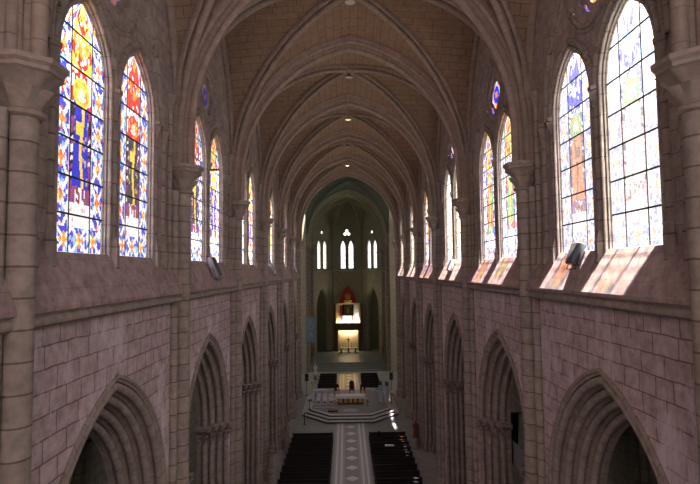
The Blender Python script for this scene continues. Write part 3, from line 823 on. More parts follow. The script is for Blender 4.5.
AC = (0.0, 95.0)                   # apse centre
AR = 7.2
AV = [(7.0, 98.0), (2.85, 102.3), (-2.95, 102.3), (-7.1, 98.0)]
AO = (0.0, 97.2)
faces = [('right', AV[0], AV[1]), ('centre', AV[1], AV[2]), ('left', AV[2], AV[3])]
for nm, A, B in faces:
    A, B = Vector((*A, 0)), Vector((*B, 0)); mid = (A + B) / 2; d = (B - A).normalized(); half = (B - A).length / 2
    out = Vector((-d.y, d.x, 0)); 
    if (mid - Vector((0, 97, 0))).dot(out) < 0: out = -out
    f3 = lambda u, z, dd=0.0, mid=mid, d=d, out=out: tuple(mid + d * u + out * dd + Vector((0, 0, z)))
    W = MB()
    hb, rb = (1.75, 3.9) if nm == 'centre' else (1.75, 4.4)
    zsp = 10.3 if nm == 'centre' else 9.9
    lo = [(-half, 0), (-half, 31.9), (half, 31.9), (half, 0)] + arch_outline(0, hb, zsp, rb, 0)
    wh = [arch_outline(q, .50, 22.0, 1.45, 17.75) for q in (-.8, .8)]
    tre = []
    if nm == 'centre':
        tre = [[(.34 * cos(a0) + .30 * cos(2 * pi * k / 16), 25.0 + .34 * sin(a0) + .30 * sin(2 * pi * k / 16)) for k in range(16)] for a0 in (pi / 2 + .0, pi * 7 / 6, -pi / 6)]
        a_ = 1.0
        tre = [[(.42 * cos(a0) * a_ + .31 * cos(2 * pi * k / 16), 25.0 + .42 * sin(a0) + .31 * sin(2 * pi * k / 16)) for k in range(16)] for a0 in (pi / 2, pi * 7 / 6, -pi / 6)]
    else:
        tre = [[(.30 * cos(2 * pi * k / 16), 25.0 + .30 * sin(2 * pi * k / 16)) for k in range(16)]]
    W.poly(lo, wh + tre, lambda u, z: f3(u, z))
    wl = tag(W.build('wall_apse_%s' % nm, M['choir']), 'stone %s wall of the apse in painted greenish light with a pair of bright lancets' % nm, 'wall', kind='structure')
    mo = MB()
    arch_sweep(mo, order_profile(2, .16, .07, .35), 0, hb, zsp, rb, 0, lambda y, z, dd: f3(y, z, dd), 12)
    for q in (-.8, .8): arch_sweep(mo, [(0, 0), (.02, .02), (.05, .12), (.05, .3)], q, .50, 22.0, 1.45, 17.4, lambda y, z, dd: f3(y, z, dd), 10)
    for h in tre: mo.grid([[f3(u, z, 0) for u, z in h], [f3(u, z, .3) for u, z in h]], None, True, True)
    mo.build('arch_moulding', M['choir'], wl)
    s = MB()
    for (u0, u1, z0, z1, o0, o1) in ((-half, half, 17.0, 17.28, -.3, .05),):
        s.quad([f3(u0, z1, o0), f3(u1, z1, o0), f3(u1, z1 + .45, .25), f3(u0, z1 + .45, .25)])
        s.quad([f3(u0, z0, o0), f3(u1, z0, o0), f3(u1, z1, o0), f3(u0, z1, o0)])
        s.quad([f3(u0, z0, o0), f3(u0, z0, .05), f3(u1, z0, .05), f3(u1, z0, o0)])
    s.build('string_course', M['choir'], wl)
    for i, q in enumerate((-.8, .8)):
        wo = new_window('narrow white lancet in the %s face of the apse, %s of its pair' % (nm, ('right one', 'left one')[i]), f3(q, 17.7, .2))
        base = Vector(f3(q, 17.7, .2))
        lancet_glass(q, .50, 17.7, 22.0, 1.5, lambda u, z: tuple(Vector(f3(u, z, .2)) - base), 'apse_light', 5 + i, 10, 40, wo)
        portal(Vector(f3(q, 20.5, .25)), 1.1, 5.6, -out)
    base = Vector(f3(0, 25.0, .25))
    wo = new_window('small %s window above the %s apse lancets' % ('trefoil' if nm == 'centre' else 'round', nm), base)
    g = MB(); R_ = .9 if nm == 'centre' else .35
    q4 = [f3(u, 25 + z, .25) for u, z in ((-R_, -R_), (R_, -R_), (R_, R_), (-R_, R_))]
    g.quad([tuple(Vector(q) - base) for q in q4]); g.col.append((1, 1, 1)); g.build('stained_glass', M['glass'], wo)
    # vault cell of the apse
    v = MB(); web_cell(v, (A.x, A.y), (B.x, B.y), AO, 0)
    tag(v.build('ceiling', M['choirweb']), 'apse vault cell in painted green light above the %s windows' % nm, 'ceiling', kind='structure')
    # recess behind the arch
    if True:
        r = MB()
        D_ = 7.0
        u1 = hb + .8
        r.quad([f3(-u1, 0, D_), f3(u1, 0, D_), f3(u1, 15.6, D_), f3(-u1, 15.6, D_)])
        r.quad([f3(-u1, 0, .4), f3(-u1, 0, D_), f3(-u1, 15.6, D_), f3(-u1, 15.6, .4)])
        r.quad([f3(u1, 0, .4), f3(u1, 0, D_), f3(u1, 15.6, D_), f3(u1, 15.6, .4)])
        r.quad([f3(-u1, 15.6, .4), f3(u1, 15.6, .4), f3(u1, 15.6, D_), f3(-u1, 15.6, D_)])
        r.build('ambulatory_wall', M['aisle'], wl)
# remaining two vault cells of the apse towards the choir, and ribs
v = MB(); web_cell(v, (7.25, 97.0), (7.2, 98.0), AO, 0); web_cell(v, (-7.2, 98.0), (-7.25, 97.0), AO, 0)
tag(v.build('ceiling', M['choirweb']), 'thin side cells of the apse vault', 'ceiling', kind='structure')
for i, (x, y) in enumerate(AV):
    P = Vector((x, y)); Q = 2 * Vector(AO) - P; d = (Q - P).normalized(); bino = Vector((d.y, -d.x, 0))
    pos = ['far right', 'right middle', 'left middle', 'far left'][i]
    mb = MB(); rib_sweep(mb, span_path(P, Q, DOME, half=True), bino, DIAG_P)
    tag(mb.build('apse_rib', M['choir']), 'pale apse vault rib at the %s corner of the end wall' % pos, 'rib', 'apse ribs', 'structure')
    b = MB(); t = empty('apse_shaft', (x * .985, y - .1, 0), 0, 'slim wall shaft of the apse at the %s corner' % pos, 'column', 'apse wall shafts', 'structure')
    b.lathe([(.26, 0), (.26, .6), (.18, .8), (.18, 20.7)], 0, 0, 0, 12); b.build('shaft', M['choir'], t)
    b = MB(); b.lathe([(.2, 20.6), (.22, 20.7), (.2, 20.8), (.34, 21.2), (.36, 21.22), (.36, 21.45), (.2, 21.46)], 0, 0, 0, 16, mod=lambda i, a: 1 + (.12 * cos(6 * a) if 2 <= i <= 3 else 0)); b.build('capital', M['choir'], t)

# west end behind the viewpoint: wall with a large round window
e = MB()
circ = [(4.6 * cos(2 * pi * k / 40), 23.5 + 4.6 * sin(2 * pi * k / 40)) for k in range(40)]
e.poly([(-7.3, 0), (7.3, 0), (7.3, 31.9), (-7.3, 31.9)], [circ], lambda x, z: (x, -10.0, z))
ww = tag(e.build('wall_west', M['clere']), 'end wall behind the viewpoint with a round window', 'wall', kind='structure')
wo = new_window('large round window in the wall behind the viewpoint', (0, -10.0, 23.5))
g = MB(); n = 14
for i in range(-n, n):
    for j in range(-n, n):
        x, z = (i + .5) / n * 4.6, (j + .5) / n * 4.6; s = 4.6 / n / 2
        g.quad([(x - s, 0, z - s), (x + s, 0, z - s), (x + s, 0, z + s), (x - s, 0, z + s)])
        g.col.append(mixc([RED, ORG, BLU, WHT, SKY, PNK][int(h2(i, j, 4) * 6) % 6], WHT, .55))
g.build('stained_glass', M['glass'], wo)
portal((0, -10.05, 23.5), 9.2, 9.2, (0, 1, 0))

# ---- raised presbytery in front of the apse (structure)
pb = MB()
for i in range(5):
    z0 = i * .24
    pb.box(-6.9, 6.9, 87.0 + i * .42, 104.5, z0, z0 + .24)
tag(pb.build('floor_presbytery', M['grey_marble']), 'raised grey green stepped floor before the apse', 'floor', kind='structure')
ZP = 1.2


# ================================================================ FURNISHINGS
def rotz(a): return Matrix.Rotation(a, 4, 'Z')
# ---- pews: local origin at the floor under the seat front, facing +y
def make_pew(w):
    t = empty('church_pew')
    b = MB(); b.bbox(-w / 2 + .05, w / 2 - .05, -.42, .02, .42, .47, .01); b.build('seat', M['dark_wood'], t)
    b = MB()
    b.bbox(-w / 2 + .05, w / 2 - .05, -.50, -.45, .40, .90, .01); b.bbox(-w / 2 + .03, w / 2 - .03, -.56, -.42, .90, .95, .012)
    b.build('backrest', M['dark_wood'], t)
    for sx in (-1, 1):
        b = MB()
        o = [(-.56, 0), (.04, 0), (.04, .40), (-.02, .50), (-.10, .60), (-.34, .70), (-.40, .98), (-.56, 1.02)]
        X0 = sx * w / 2 - .03
        n = len(o)
        for i in range(n):
            p, q = o[i], o[(i + 1) % n]
            b.quad([(X0, p[0], p[1]), (X0, q[0], q[1]), (X0 + .06, q[0], q[1]), (X0 + .06, p[0], p[1])])
        b.poly(o, [], lambda y, z: (X0, y, z)); b.poly(o, [], lambda y, z: (X0 + .06, y, z), True)
        b.build('end_panel', M['dark_wood'], t)
    b = MB(); b.bbox(-w / 2 + .05, w / 2 - .05, -.86, -.70, .14, .20, .01)
    for x in (-w / 2 + .2, 0, w / 2 - .2): b.box(x - .03, x + .03, -.82, -.74, 0, .15)
    b.build('kneeler', M['dark_wood'], t)
    b = MB(); b.bbox(-w / 2 + .05, w / 2 - .05, -.72, -.56, .68, .70, .005); b.build('book_ledge', M['dark_wood'], t)
    return t
protoL = make_pew(4.0); protoR = make_pew(3.6)
first = {0: True, 1: True}
PEWY = [51.9 - 1.4 * k for k in range(10)]
for k, y in enumerate(PEWY):
    for s_, pr, x in ((0, protoL, -3.85), (1, protoR, 3.62)):
        o = pr if first[s_] else copy_tree(pr); first[s_] = False
        o.location = (x, y, 0)
        tag(o, 'dark wooden pew on the %s of the walkway, %s row back from the platform' % (('left', 'right')[s_], ORD[k]), 'pew', 'pews facing the platform')
CH = [81.2, 79.3, 77.4, 75.5, 73.7]
protoC = make_pew(2.6); fc = True
for k, y in enumerate(CH):
    for s_, x in ((0, -3.3), (1, 3.15)):
        o = protoC if fc else copy_tree(protoC); fc = False
        o.location = (x, y, 0)
        tag(o, 'short dark pew on the %s behind the platform, %s row from the presbytery steps' % (('left', 'right')[s_], ORD[k]), 'pew', 'pews behind the platform')

# ---- octagonal platform with three steps
def octo(e):
    return [(-2.7 - .41 * e, 57.6 - e), (2.7 + .41 * e, 57.6 - e), (5.75 + e, 60.7 - .41 * e), (5.75 + e, 69.2 + .41 * e), (3.2 + .41 * e, 71.9 + e), (-3.2 - .41 * e, 71.9 + e), (-5.75 - e, 69.2 + .41 * e), (-5.75 - e, 60.7 - .41 * e)]
pl = empty('altar_platform', (0, 0, 0), 0, 'low eight-sided marble platform with three pale steps under the altar', 'platform')
for i, (e, z0, z1) in enumerate(((0, 0, .25), (-.42, .25, .5), (-.84, .5, .75))):
    b = MB(); b.prism(octo(e), z0, z1 - .07); st = b.build('step_riser', M['dark_marble'], pl)
    b = MB(); b.prism(octo(e + .04), z1 - .07, z1); b.build('step_tread', M['marble'], pl)
b = MB(); b.prism(octo(-1.15), .75, .756); b.build('patterned_floor', M['platform_top'], pl)
ZPL = .762
# inlaid pale strips of the platform floor are part of it
for k in range(5):
    b = MB(); b.box(-4.4, -1.9, 61.6 + k * 1.35, 61.9 + k * 1.35, .756, .760); b.build('floor_inlay', M['marble'], pl)
b = MB()
ring = [(.95 * cos(a) , .62 * sin(a)) for a in [2 * pi * k / 24 for k in range(24)]]
b.prism(ring, 0, .02); tag(b.build('oval_rug', M['blue_cloth'], None, (.02, 60.2, ZPL)), 'pale oval rug on the platform in front of the altar', 'rug')

# ---- altar
t = empty('altar_table', (0.05, 63.2, ZPL), 0, 'wide altar with gilded carved front in the middle of the platform', 'altar')
b = MB(); b.bbox(-1.75, 1.75, -.55, .55, .95, 1.05, .02); b.build('table_top', M['old_gold'], t)
b = MB(); b.bbox(-1.5, 1.5, -.40, .40, .10, .95, .02); b.bbox(-1.6, 1.6, -.48, .48, 0, .10, .02); b.build('body', M['brown_wood'], t)
for k in range(5):
    b = MB(); c, R = pointed(.2, .24)
    o = arch_outline(-1.2 + .6 * k, .2, .6, .24, .2, 6)
    b.poly(o, [], lambda x, z: (x, -.43, z)); 
    n = len(o)
    for i in range(n):
        p, q = o[i], o[(i + 1) % n]
        b.quad([(p[0], -.43, p[1]), (q[0], -.43, q[1]), (q[0], -.39, q[1]), (p[0], -.39, p[1])])
    b.lathe([(.0, .25), (.09, .27), (.07, .5), (.04, .55), (.06, .62), (.0, .69)], -1.2 + .6 * k, -.43, 0, 10)
    b.build('carved_panel', M['gold'], t)
cl = empty('altar_cloth', (0.05, 63.2, ZPL + 1.05), 0, 'white linen cloth draped over the altar top', 'cloth')
b = MB()
rows = []
for (y, z) in ((-.60, -.30), (-.60, -.06), (-.585, .004), (-.56, .014), (0, .014), (.56, .014), (.585, .004), (.60, -.06), (.60, -.22)):
    rows.append([(x, y + .012 * sin(x * 9) * (1 if abs(y) > .58 else 0), z) for x in [-1.8 + 3.6 * k / 40 for k in range(41)]])
b.grid(rows, None, True); b.build('linen', M['white_cloth'], cl)
def candle(loc, label, h=.35, group=None, cat='candlestick'):
    t = empty('candlestick', loc, 0, label, cat, group)
    b = MB(); b.lathe([(.12, 0), (.12, .02), (.05, .05), (.03, .12), (.055, .2), (.025, .26), (.03, h), (.07, h + .03), (.07, h + .05)], 0, 0, 0, 14); b.build('holder', M['gold'], t)
    b = MB(); b.lathe([(.035, h + .05), (.035, h + .5), (.0, h + .51)], 0, 0, 0, 10); b.build('candle', M['wax'], t)
    b = MB(); b.lathe([(.0, h + .51), (.018, h + .54), (.012, h + .6), (.0, h + .66)], 0, 0, 0, 8); b.build('flame', M['flame'], t)
    return t
candle((-1.5, 63.3, ZPL + 1.065), 'lit candle in gilt holder on the left end of the white altar cloth', .25, 'altar candles')
candle((1.6, 63.3, ZPL + 1.065), 'lit candle in gilt holder on the right end of the white altar cloth', .25, 'altar candles')
# celebrants' chairs
def big_chair(loc, label, h):
    t = empty('celebrant_chair', loc, 0, label, 'chair', 'chairs behind the altar')
    b = MB(); b.bbox(-.33, .33, -.3, .3, .38, .48, .02); b.build('seat', M['red'], t)
    b = MB(); o = arch_outline(0, .33, h - .35, .35, .45, 6); b.poly(o, [], lambda x, z: (x, .27, z)); b.poly(o, [], lambda x, z: (x, .33, z), True)
    for i in range(len(o)):
        p, q = o[i], o[(i + 1) % len(o)]; b.quad([(p[0], .27, p[1]), (q[0], .27, q[1]), (q[0], .33, q[1]), (p[0], .33, p[1])])
    b.build('backrest', M['dark_wood'], t)
    for sx in (-1, 1):
        b = MB(); b.bbox(sx * .33 - .04, sx * .33 + .04, -.3, .3, .66, .71, .01); b.build('armrest', M['dark_wood'], t)
        for y in (-.27, .27):
            b = MB(); b.bbox(sx * .31 - .03, sx * .31 + .03, y - .03, y + .03, 0, .68 if y < 0 else .4, .008); b.build('leg', M['dark_wood'], t)
big_chair((-1.75, 68.3, ZPL), 'dark high-backed chair behind the altar, left of three', 1.25)
big_chair((.28, 68.6, ZPL), 'tallest dark chair behind the altar, middle of three', 1.6)
big_chair((1.75, 68.3, ZPL), 'dark high-backed chair behind the altar, right of three', 1.25)
# flower stands
def flower_stand(loc, label, h=1.0, r=.34, mat='flower'):
    t = empty('flower_stand', loc, 0, label, 'flowers', 'flower stands by the altar')
    b = MB(); b.lathe([(.18, 0), (.18, .03), (.04, .08), (.03, h * .5), (.05, h * .55), (.03, h * .6), (.14, h * .8), (.17, h * .82)], 0, 0, 0, 12); b.build('stand', M['gold'], t)
    b = MB()
    for k in range(26):
        a, q = random.uniform(0, 2 * pi), random.uniform(0, 1)
        c = Vector((r * q * cos(a), r * q * sin(a), h * .86 + (1 - q) * r * .9 + random.uniform(-.05, .05)))
        b.lathe([(0, -.07), (.06, -.02), (.07, .02), (.03, .06), (0, .05)], c.x, c.y, c.z, 6)
    b.build('blossoms', M[mat], t)
    b = MB()
    for k in range(22):
        a = random.uniform(0, 2 * pi); l = random.uniform(.8, 1.3) * r; z = h * .8
        p = Vector((l * cos(a), l * sin(a), z + random.uniform(-.1, .25))); w = Vector((-sin(a), cos(a), 0)) * .05
        m = Vector((l * .5 * cos(a), l * .5 * sin(a), z + .18))
        b.quad([(0, 0, z), tuple(m - w), tuple(p), tuple(m + w)])
    b.build('leaves', M['green'], t)
flower_stand((-1.95, 61.2, ZPL), 'gilt flower stand with pale blossoms in front of the altar on the left', 1.0)
flower_stand((2.05, 61.2, ZPL), 'gilt flower stand with pale blossoms in front of the altar on the right', 1.0)
t = empty('flower_box', (-2.05, 59.6, ZPL), 0, 'low box of reddish flowers at the left front edge of the platform', 'flowers')
b = MB(); b.bbox(-.6, .6, -.15, .15, 0, .18, .02); b.build('box', M['brown_wood'], t)
b = MB()
for k in range(30): b.lathe([(0, -.06), (.06, -.02), (.06, .03), (0, .06)], random.uniform(-.55, .55), random.uniform(-.13, .13), .2 + random.uniform(0, .14), 6)
b.build('blossoms', M['red_seat'], t)
# tall pale pedestals with plants
for x, y, lab in ((3.85, 63.9, 'pale blue pedestal topped by a plant, left of the pair on the platform'), (4.6, 63.6, 'pale blue pedestal topped by a plant, right of the pair on the platform')):
    t = empty('plant_pedestal', (x, y, ZPL), 0, lab, 'pedestal', 'plant pedestals on the platform')
    b = MB(); b.lathe([(.34, 0), (.34, .12), (.26, .16), (.27, 1.6), (.20, 1.85), (.30, 1.92), (.30, 2.0)], 0, 0, 0, 8, smooth=False); b.build('column', M['blue_cloth'], t)
    b = MB()
    for k in range(70):
        a = random.uniform(0, 2 * pi); l = random.uniform(.16, .36); z = 2.0
        p = Vector((l * cos(a), l * sin(a), z + random.uniform(-.25, .65))); w = Vector((-sin(a), cos(a), .2)) * .07
        m = Vector((l * .5 * cos(a), l * .5 * sin(a), z + .35))
        b.quad([(0, 0, z), tuple(m - w), tuple(p), tuple(m + w)])
    b.build('foliage', M['green'], t)
# gilt lampstand and lit floor lamp
t = empty('sanctuary_lampstand', (5.1, 63.0, ZPL), 0, 'ornate gilt lampstand beside the pale pedestals', 'lampstand')
b = MB(); b.lathe([(.26, 0), (.26, .05), (.08, .12), (.05, .4), (.13, .55), (.05, .7), (.05, .95), (.20, 1.15), (.24, 1.2)], 0, 0, 0, 16); b.build('stand', M['gold'], t)
b = MB(); b.lathe([(.10, 1.2), (.17, 1.3), (.15, 1.5), (.06, 1.6), (.0, 1.62)], 0, 0, 0, 14); b.build('lantern', M['cream_silk'], t)
# white chairs on the left of the platform
def small_chair():
    t = empty('white_chair')
    b = MB(); b.bbox(-.24, .24, -.24, .24, .42, .48, .02); b.build('seat', M['red_seat'], t)
    b = MB(); b.bbox(-.24, .24, .21, .26, .55, 1.0, .02); b.build('backrest', M['white_cloth'], t)
    for sx in (-1, 1):
        for y in (-.21, .23):
            b = MB(); b.tube([(sx * .21, y, 0), (sx * .21, y, .43 if y < 0 else 1.0)], .022, 6); b.build('leg', M['white_cloth'], t)
    return t
pc = small_chair(); f = True; n = 0
for r in range(2):
    for c in range(4):
        o = pc if f else copy_tree(pc); f = False
        o.location = (-4.7 + .78 * c, 62.7 + 1.9 * r, ZPL); o.rotation_euler.z = pi
        tag(o, 'white chair with rose seat left of the altar, %s row, %s from the left edge' % (('front', 'back')[r], ORD[c]), 'chair', 'white chairs left of the altar')
t = empty('side_table', (-4.0, 67.4, ZPL), 0, 'small table under a pale blue cloth at the left back of the platform', 'table')
for sx in (-1, 1):
    for sy in (-1, 1):
        b = MB(); b.bbox(sx * .62 - .03, sx * .62 + .03, sy * .32 - .03, sy * .32 + .03, 0, .74, .005); b.build('leg', M['brown_wood'], t)
b = MB(); b.bbox(-.7, .7, -.4, .4, .74, .78, .01); b.build('table_top', M['brown_wood'], t)
b = MB(); rows = []
for (q, z) in ((1.06, .35), (1.05, .6), (1.03, .775), (1.0, .79), (.01, .79)):
    rows.append([(q * .73 * max(-1, min(1, 1.5 * cos(a))) + .015 * sin(9 * a) * (z < .7), q * .43 * max(-1, min(1, 1.5 * sin(a))) + .015 * cos(9 * a) * (z < .7), z) for a in [2 * pi * k / 48 for k in range(48)]])
b.grid(rows, None, True, True)
tag(b.build('table_cloth', M['blue_cloth'], None, (-4.0, 67.4, ZPL + .002)), 'pale blue cloth over the small table left of the altar', 'cloth')
# reading lectern
t = empty('reading_lectern', (-4.85, 60.75, ZPL), 0, 'thin dark lectern at the left corner of the platform', 'lectern')
b = MB(); b.lathe([(.2, 0), (.2, .04), (.04, .08), (.035, 1.05)], 0, 0, 0, 12); b.build('post', M['dark_wood'], t)
b = MB(); b.bbox(-.28, .28, -.2, .2, -.02, .02, .008, Matrix.Translation((0, 0, 1.1)) @ Matrix.Rotation(math.radians(-28), 4, 'X')); b.build('book_rest', M['dark_wood'], t)
# rope post before the platform
t = empty('queue_post', (-5.2, 57.4, 0), 0, 'reddish wooden post on the floor before the left corner of the platform', 'post')
b = MB(); b.lathe([(.16, 0), (.16, .04), (.05, .08), (.05, 1.15), (.09, 1.2), (.07, 1.3), (0, 1.33)], 0, 0, 0, 12); b.build('post', M['brown_wood'], t)

# ---- robed statues
def statue(loc, rz, label, mat, h=1.5, ped=1.1, pedmat='mould'):
    t = empty('robed_statue', loc, rz, label, 'statue', 'statues against the piers')
    b = MB(); b.lathe([(.42, 0), (.42, .1), (.32, .16), (.30, ped - .16), (.40, ped - .1), (.40, ped)], 0, 0, 0, 8, a0=pi / 8, a1=pi / 8 + 2 * pi, smooth=False); b.build('pedestal', M[pedmat], t)
    k = h / 1.7
    b = MB(); b.lathe([(.30, 0), (.29, .1), (.25, .45), (.22, .85), (.19, 1.05), (.23, 1.25), (.25, 1.36), (.17, 1.44), (.07, 1.48), (.07, 1.52), (.10, 1.56), (.115, 1.63), (.10, 1.71), (.05, 1.76), (0, 1.77)], 0, 0, 0, 20, mod=lambda i, a: (1 + .08 * cos(7 * a) * max(0, 1 - i / 5)), sy=.8)
    for sx in (-1, 1):
        b.tube([(sx * .22, 0, 1.34), (sx * .29, -.05, 1.12), (sx * .20, -.20, 1.0), (sx * .06, -.27, 1.08)], [.075, .07, .06, .04], 8)
    b.v = [(x * k, y * k, z * k + ped) for x, y, z in b.v]
    b.build('figure', M[mat], t)
    return t
statue((-6.25, 49.4, 0), 0, 'brown painted robed statue on a pedestal at the fifth pier on the left', 'statue')
statue((-6.3, 39.3, 0), 0, 'brown painted robed statue on a pedestal at the fourth pier on the left', 'statue', 1.6, 2.2)
statue((6.25, 49.4, 0), 0, 'red robed painted statue on a pedestal at the fifth pier on the right', 'statue_red')
statue((-5.35, 80.5, 0), 0, 'white plaster statue left of the pews behind the platform', 'plaster', 1.7, .8)
statue((-6.1, 90.2, .96), 0, 'dark painted statue on the left of the presbytery steps', 'statue', 1.7, 1.2)
statue((6.0, 90.2, .96), 0, 'dark painted statue on the right of the presbytery steps', 'statue', 1.7, 1.2)
flower_stand((-5.3, 73.2, 0), 'tall stand of white flowers beside the left back of the platform', 1.3, .6)

# ---- loudspeakers on poles by the crossing piers
for x, lab in ((-5.95, 'black loudspeaker on a pole at the left crossing pier'), (5.8, 'black loudspeaker on a pole at the right crossing pier')):
    t = empty('pole_speaker', (x, 70.5, 0), 0, lab, 'speaker', 'loudspeakers at the crossing')
    b = MB(); b.lathe([(.22, 0), (.22, .03), (.035, .06), (.035, 2.1)], 0, 0, 0, 10); b.build('pole', M['black'], t)
    b = MB(); b.bbox(-.24, .24, -.2, .2, 2.05, 3.0, .03); b.build('cabinet', M['black'], t)
    b = MB(); b.lathe([(.17, 0), (.16, .02), (.05, -.03), (0, -.02)], 0, 0, 0, 16, cap=False)
    b.v = [(x_, -.205 - z_, y_ + 2.4) for x_, y_, z_ in b.v]; b.build('speaker_cone', M['glass_front'], t)

# ---- hanging banner at the crossing
t = empty('hanging_banner', (-6.35, 85.6, 5.2), 0, 'grey blue cloth banner with a pale emblem hanging by the left crossing pier', 'banner')
b = MB()
rows = [[(-.9 + 1.8 * j / 12, .03 * sin(j * 1.1), 4.25 * i / 10) for j in range(13)] for i in range(11)]
b.grid(rows); b.build('cloth', M['banner'], t)
b = MB(); b.tube([(-1.05, 0, 4.28), (1.05, 0, 4.28)], .04, 8); b.build('rod', M['brown_wood'], t)
b = MB(); b.tube([(.42 * cos(2 * pi * k / 24), -.06, 2.7 + .42 * sin(2 * pi * k / 24)) for k in range(25)], .055, 6, False)
b.tube([(0, -.06, 3.6), (0, -.06, 3.12)], .05, 6); b.tube([(-.2, -.06, 3.4), (.2, -.06, 3.4)], .05, 6)
b.tube([(0, -.06, 2.2), (0, -.06, 1.1)], .05, 6); b.tube([(0, -.06, 1.6), (-.36, -.06, .9)], .05, 6); b.tube([(0, -.06, 1.6), (.36, -.06, .9)], .05, 6)
b.build('emblem', M['banner_mark'], t)
# dark and white banner in the right aisle
t = empty('aisle_banner', (9.2, 29.3, 5.9), 0, 'slanting black and white banner hanging in the right aisle behind the second arch', 'banner')
b = MB(); b.grid([[(-.46 + .16 * i / 8 * -1 + .3 - .05 + .55 * j / 8, .05 * sin(j), 3.0 - 2.6 * i / 8 - .5 * j / 8 * (i / 8)) for j in range(9)] for i in range(9)]); b.build('dark_cloth', M['black_cloth'], t)
b = MB(); b.grid([[(-.1 + .62 * j / 8, -.1 + .04 * sin(j), 1.5 - 1.35 * i / 8 - .55 * j / 8) for j in range(9)] for i in range(9)]); b.build('white_cloth', M['white_cloth'], t)
b = MB(); b.tube([(-.35, 0, 3.02), (.5, 0, 3.02)], .04, 8); b.build('rod', M['brown_wood'], t)

# ---- floodlights leaning on the sills
def flood(side, y, w, h, label, mat, z=17.35):
    sg = mirrored_side(side)
    t = empty('flood_lamp', (sg * (6.70 + (z - 16.5) * .395 - .17), y, z + .05), 0, label, 'lamp', 'lamps standing on the window sills')
    t.rotation_euler = (0, sg * math.radians(21.5), 0)
    b = MB(); b.bbox(-.13, .13, -w / 2, w / 2, -h / 2 + .06, h / 2 + .06, .03); b.build('housing', M[mat], t)
    b = MB(); b.bbox(min(-sg * .125, -sg * .145), max(-sg * .125, -sg * .145), -w / 2 + .05, w / 2 - .05, -h / 2 + .11, h / 2 + .01, .005); b.build('front_glass', M['glass_front'], t)
    b = MB(); b.tube([(0, -w / 2 - .03, .06), (sg * .02, -w / 2 - .03, -h / 2 - .08), (sg * .02, w / 2 + .03, -h / 2 - .08), (0, w / 2 + .03, .06)], .018, 6); b.build('bracket', M['iron'], t)
flood('left', 24.9, .8, 1.05, 'grey box flood lamp on the second window sill on the left', 'grey_metal')
flood('left', 44.6, .8, 1.05, 'grey box flood lamp on the fourth window sill on the left', 'grey_metal')
flood('left', 64.6, .8, 1.05, 'grey box flood lamp on the sixth window sill on the left', 'grey_metal')
flood('right', 15.9, .55, .72, 'dark box flood lamp on the first window sill on the right', 'glass_front', 17.55)
flood('right', 34.6, .7, .8, 'pale box flood lamp on the third window sill on the right', 'pale_metal', 17.4)

# ---- person in black in the right hand pews
def person(loc, rz, label):
    t = empty('person', loc, rz, label, 'person')
    V = [(0, 0, .52), (0, .02, .72), (0, .04, .95), (0, .06, 1.06), (0, .10, 1.15), (0, .13, 1.24), (0, .12, 1.31),
         (.18, .05, .98), (.23, .16, .74), (.12, .34, .70), (-.18, .05, .98), (-.23, .16, .74), (-.12, .34, .70),
         (.10, .06, .50), (.12, .44, .50), (.12, .47, .12), (.12, .60, .06), (-.10, .06, .50), (-.12, .44, .50), (-.12, .47, .12), (-.12, .60, .06)]
    E = [(0, 1), (1, 2), (2, 3), (3, 4), (4, 5), (5, 6), (2, 7), (7, 8), (8, 9), (2, 10), (10, 11), (11, 12), (0, 13), (13, 14), (14, 15), (15, 16), (0, 17), (17, 18), (18, 19), (19, 20)]
    Rr = [.17, .16, .17, .07, .085, .11, .085, .075, .055, .04, .075, .055, .04, .10, .075, .055, .045, .10, .075, .055, .045]
    me = bpy.data.meshes.new('body'); me.from_pydata(V, E, [])
    o = bpy.data.objects.new('body', me); COL.objects.link(o); o.parent = t
    me.materials.append(M['black_cloth'])
    md = o.modifiers.new('Skin', 'SKIN')
    for i, r in enumerate(Rr): me.skin_vertices[0].data[i].radius = (r, r)
    me.skin_vertices[0].data[0].use_root = True
    md.use_smooth_shade = True
    sb = o.modifiers.new('Subdivision', 'SUBSURF'); sb.levels = 1; sb.render_levels = 1
    b = MB(); b.lathe([(0, -.12), (.07, -.08), (.09, 0), (.075, .08), (.04, .12), (0, .125)], 0, .165, 1.25, 14); b.build('face', M['skin'], t)
    b = MB(); b.lathe([(.19, -.2), (.15, -.06), (.135, .05), (.11, .12), (.05, .17), (0, .18)], 0, .09, 1.26, 16); b.build('head_scarf', M['black_cloth'], t)
person((2.72, 50.18, 0), 0, 'person in black with covered head seated in the right hand pews near the platform')
b = MB()
rows = [[(x, y + .02 * sin(x * 11), z) for x in [-.42 + .84 * k / 16 for k in range(17)]] for y, z in ((-.16, -.30), (-.155, -.1), (-.14, .008), (0, .016), (.03, .006), (.045, -.2))]
b.grid(rows); tag(b.build('folded_cloth', M['white_cloth'], None, (3.55, 47.79, .952)), 'white cloth laid over the back of a right hand pew', 'cloth')

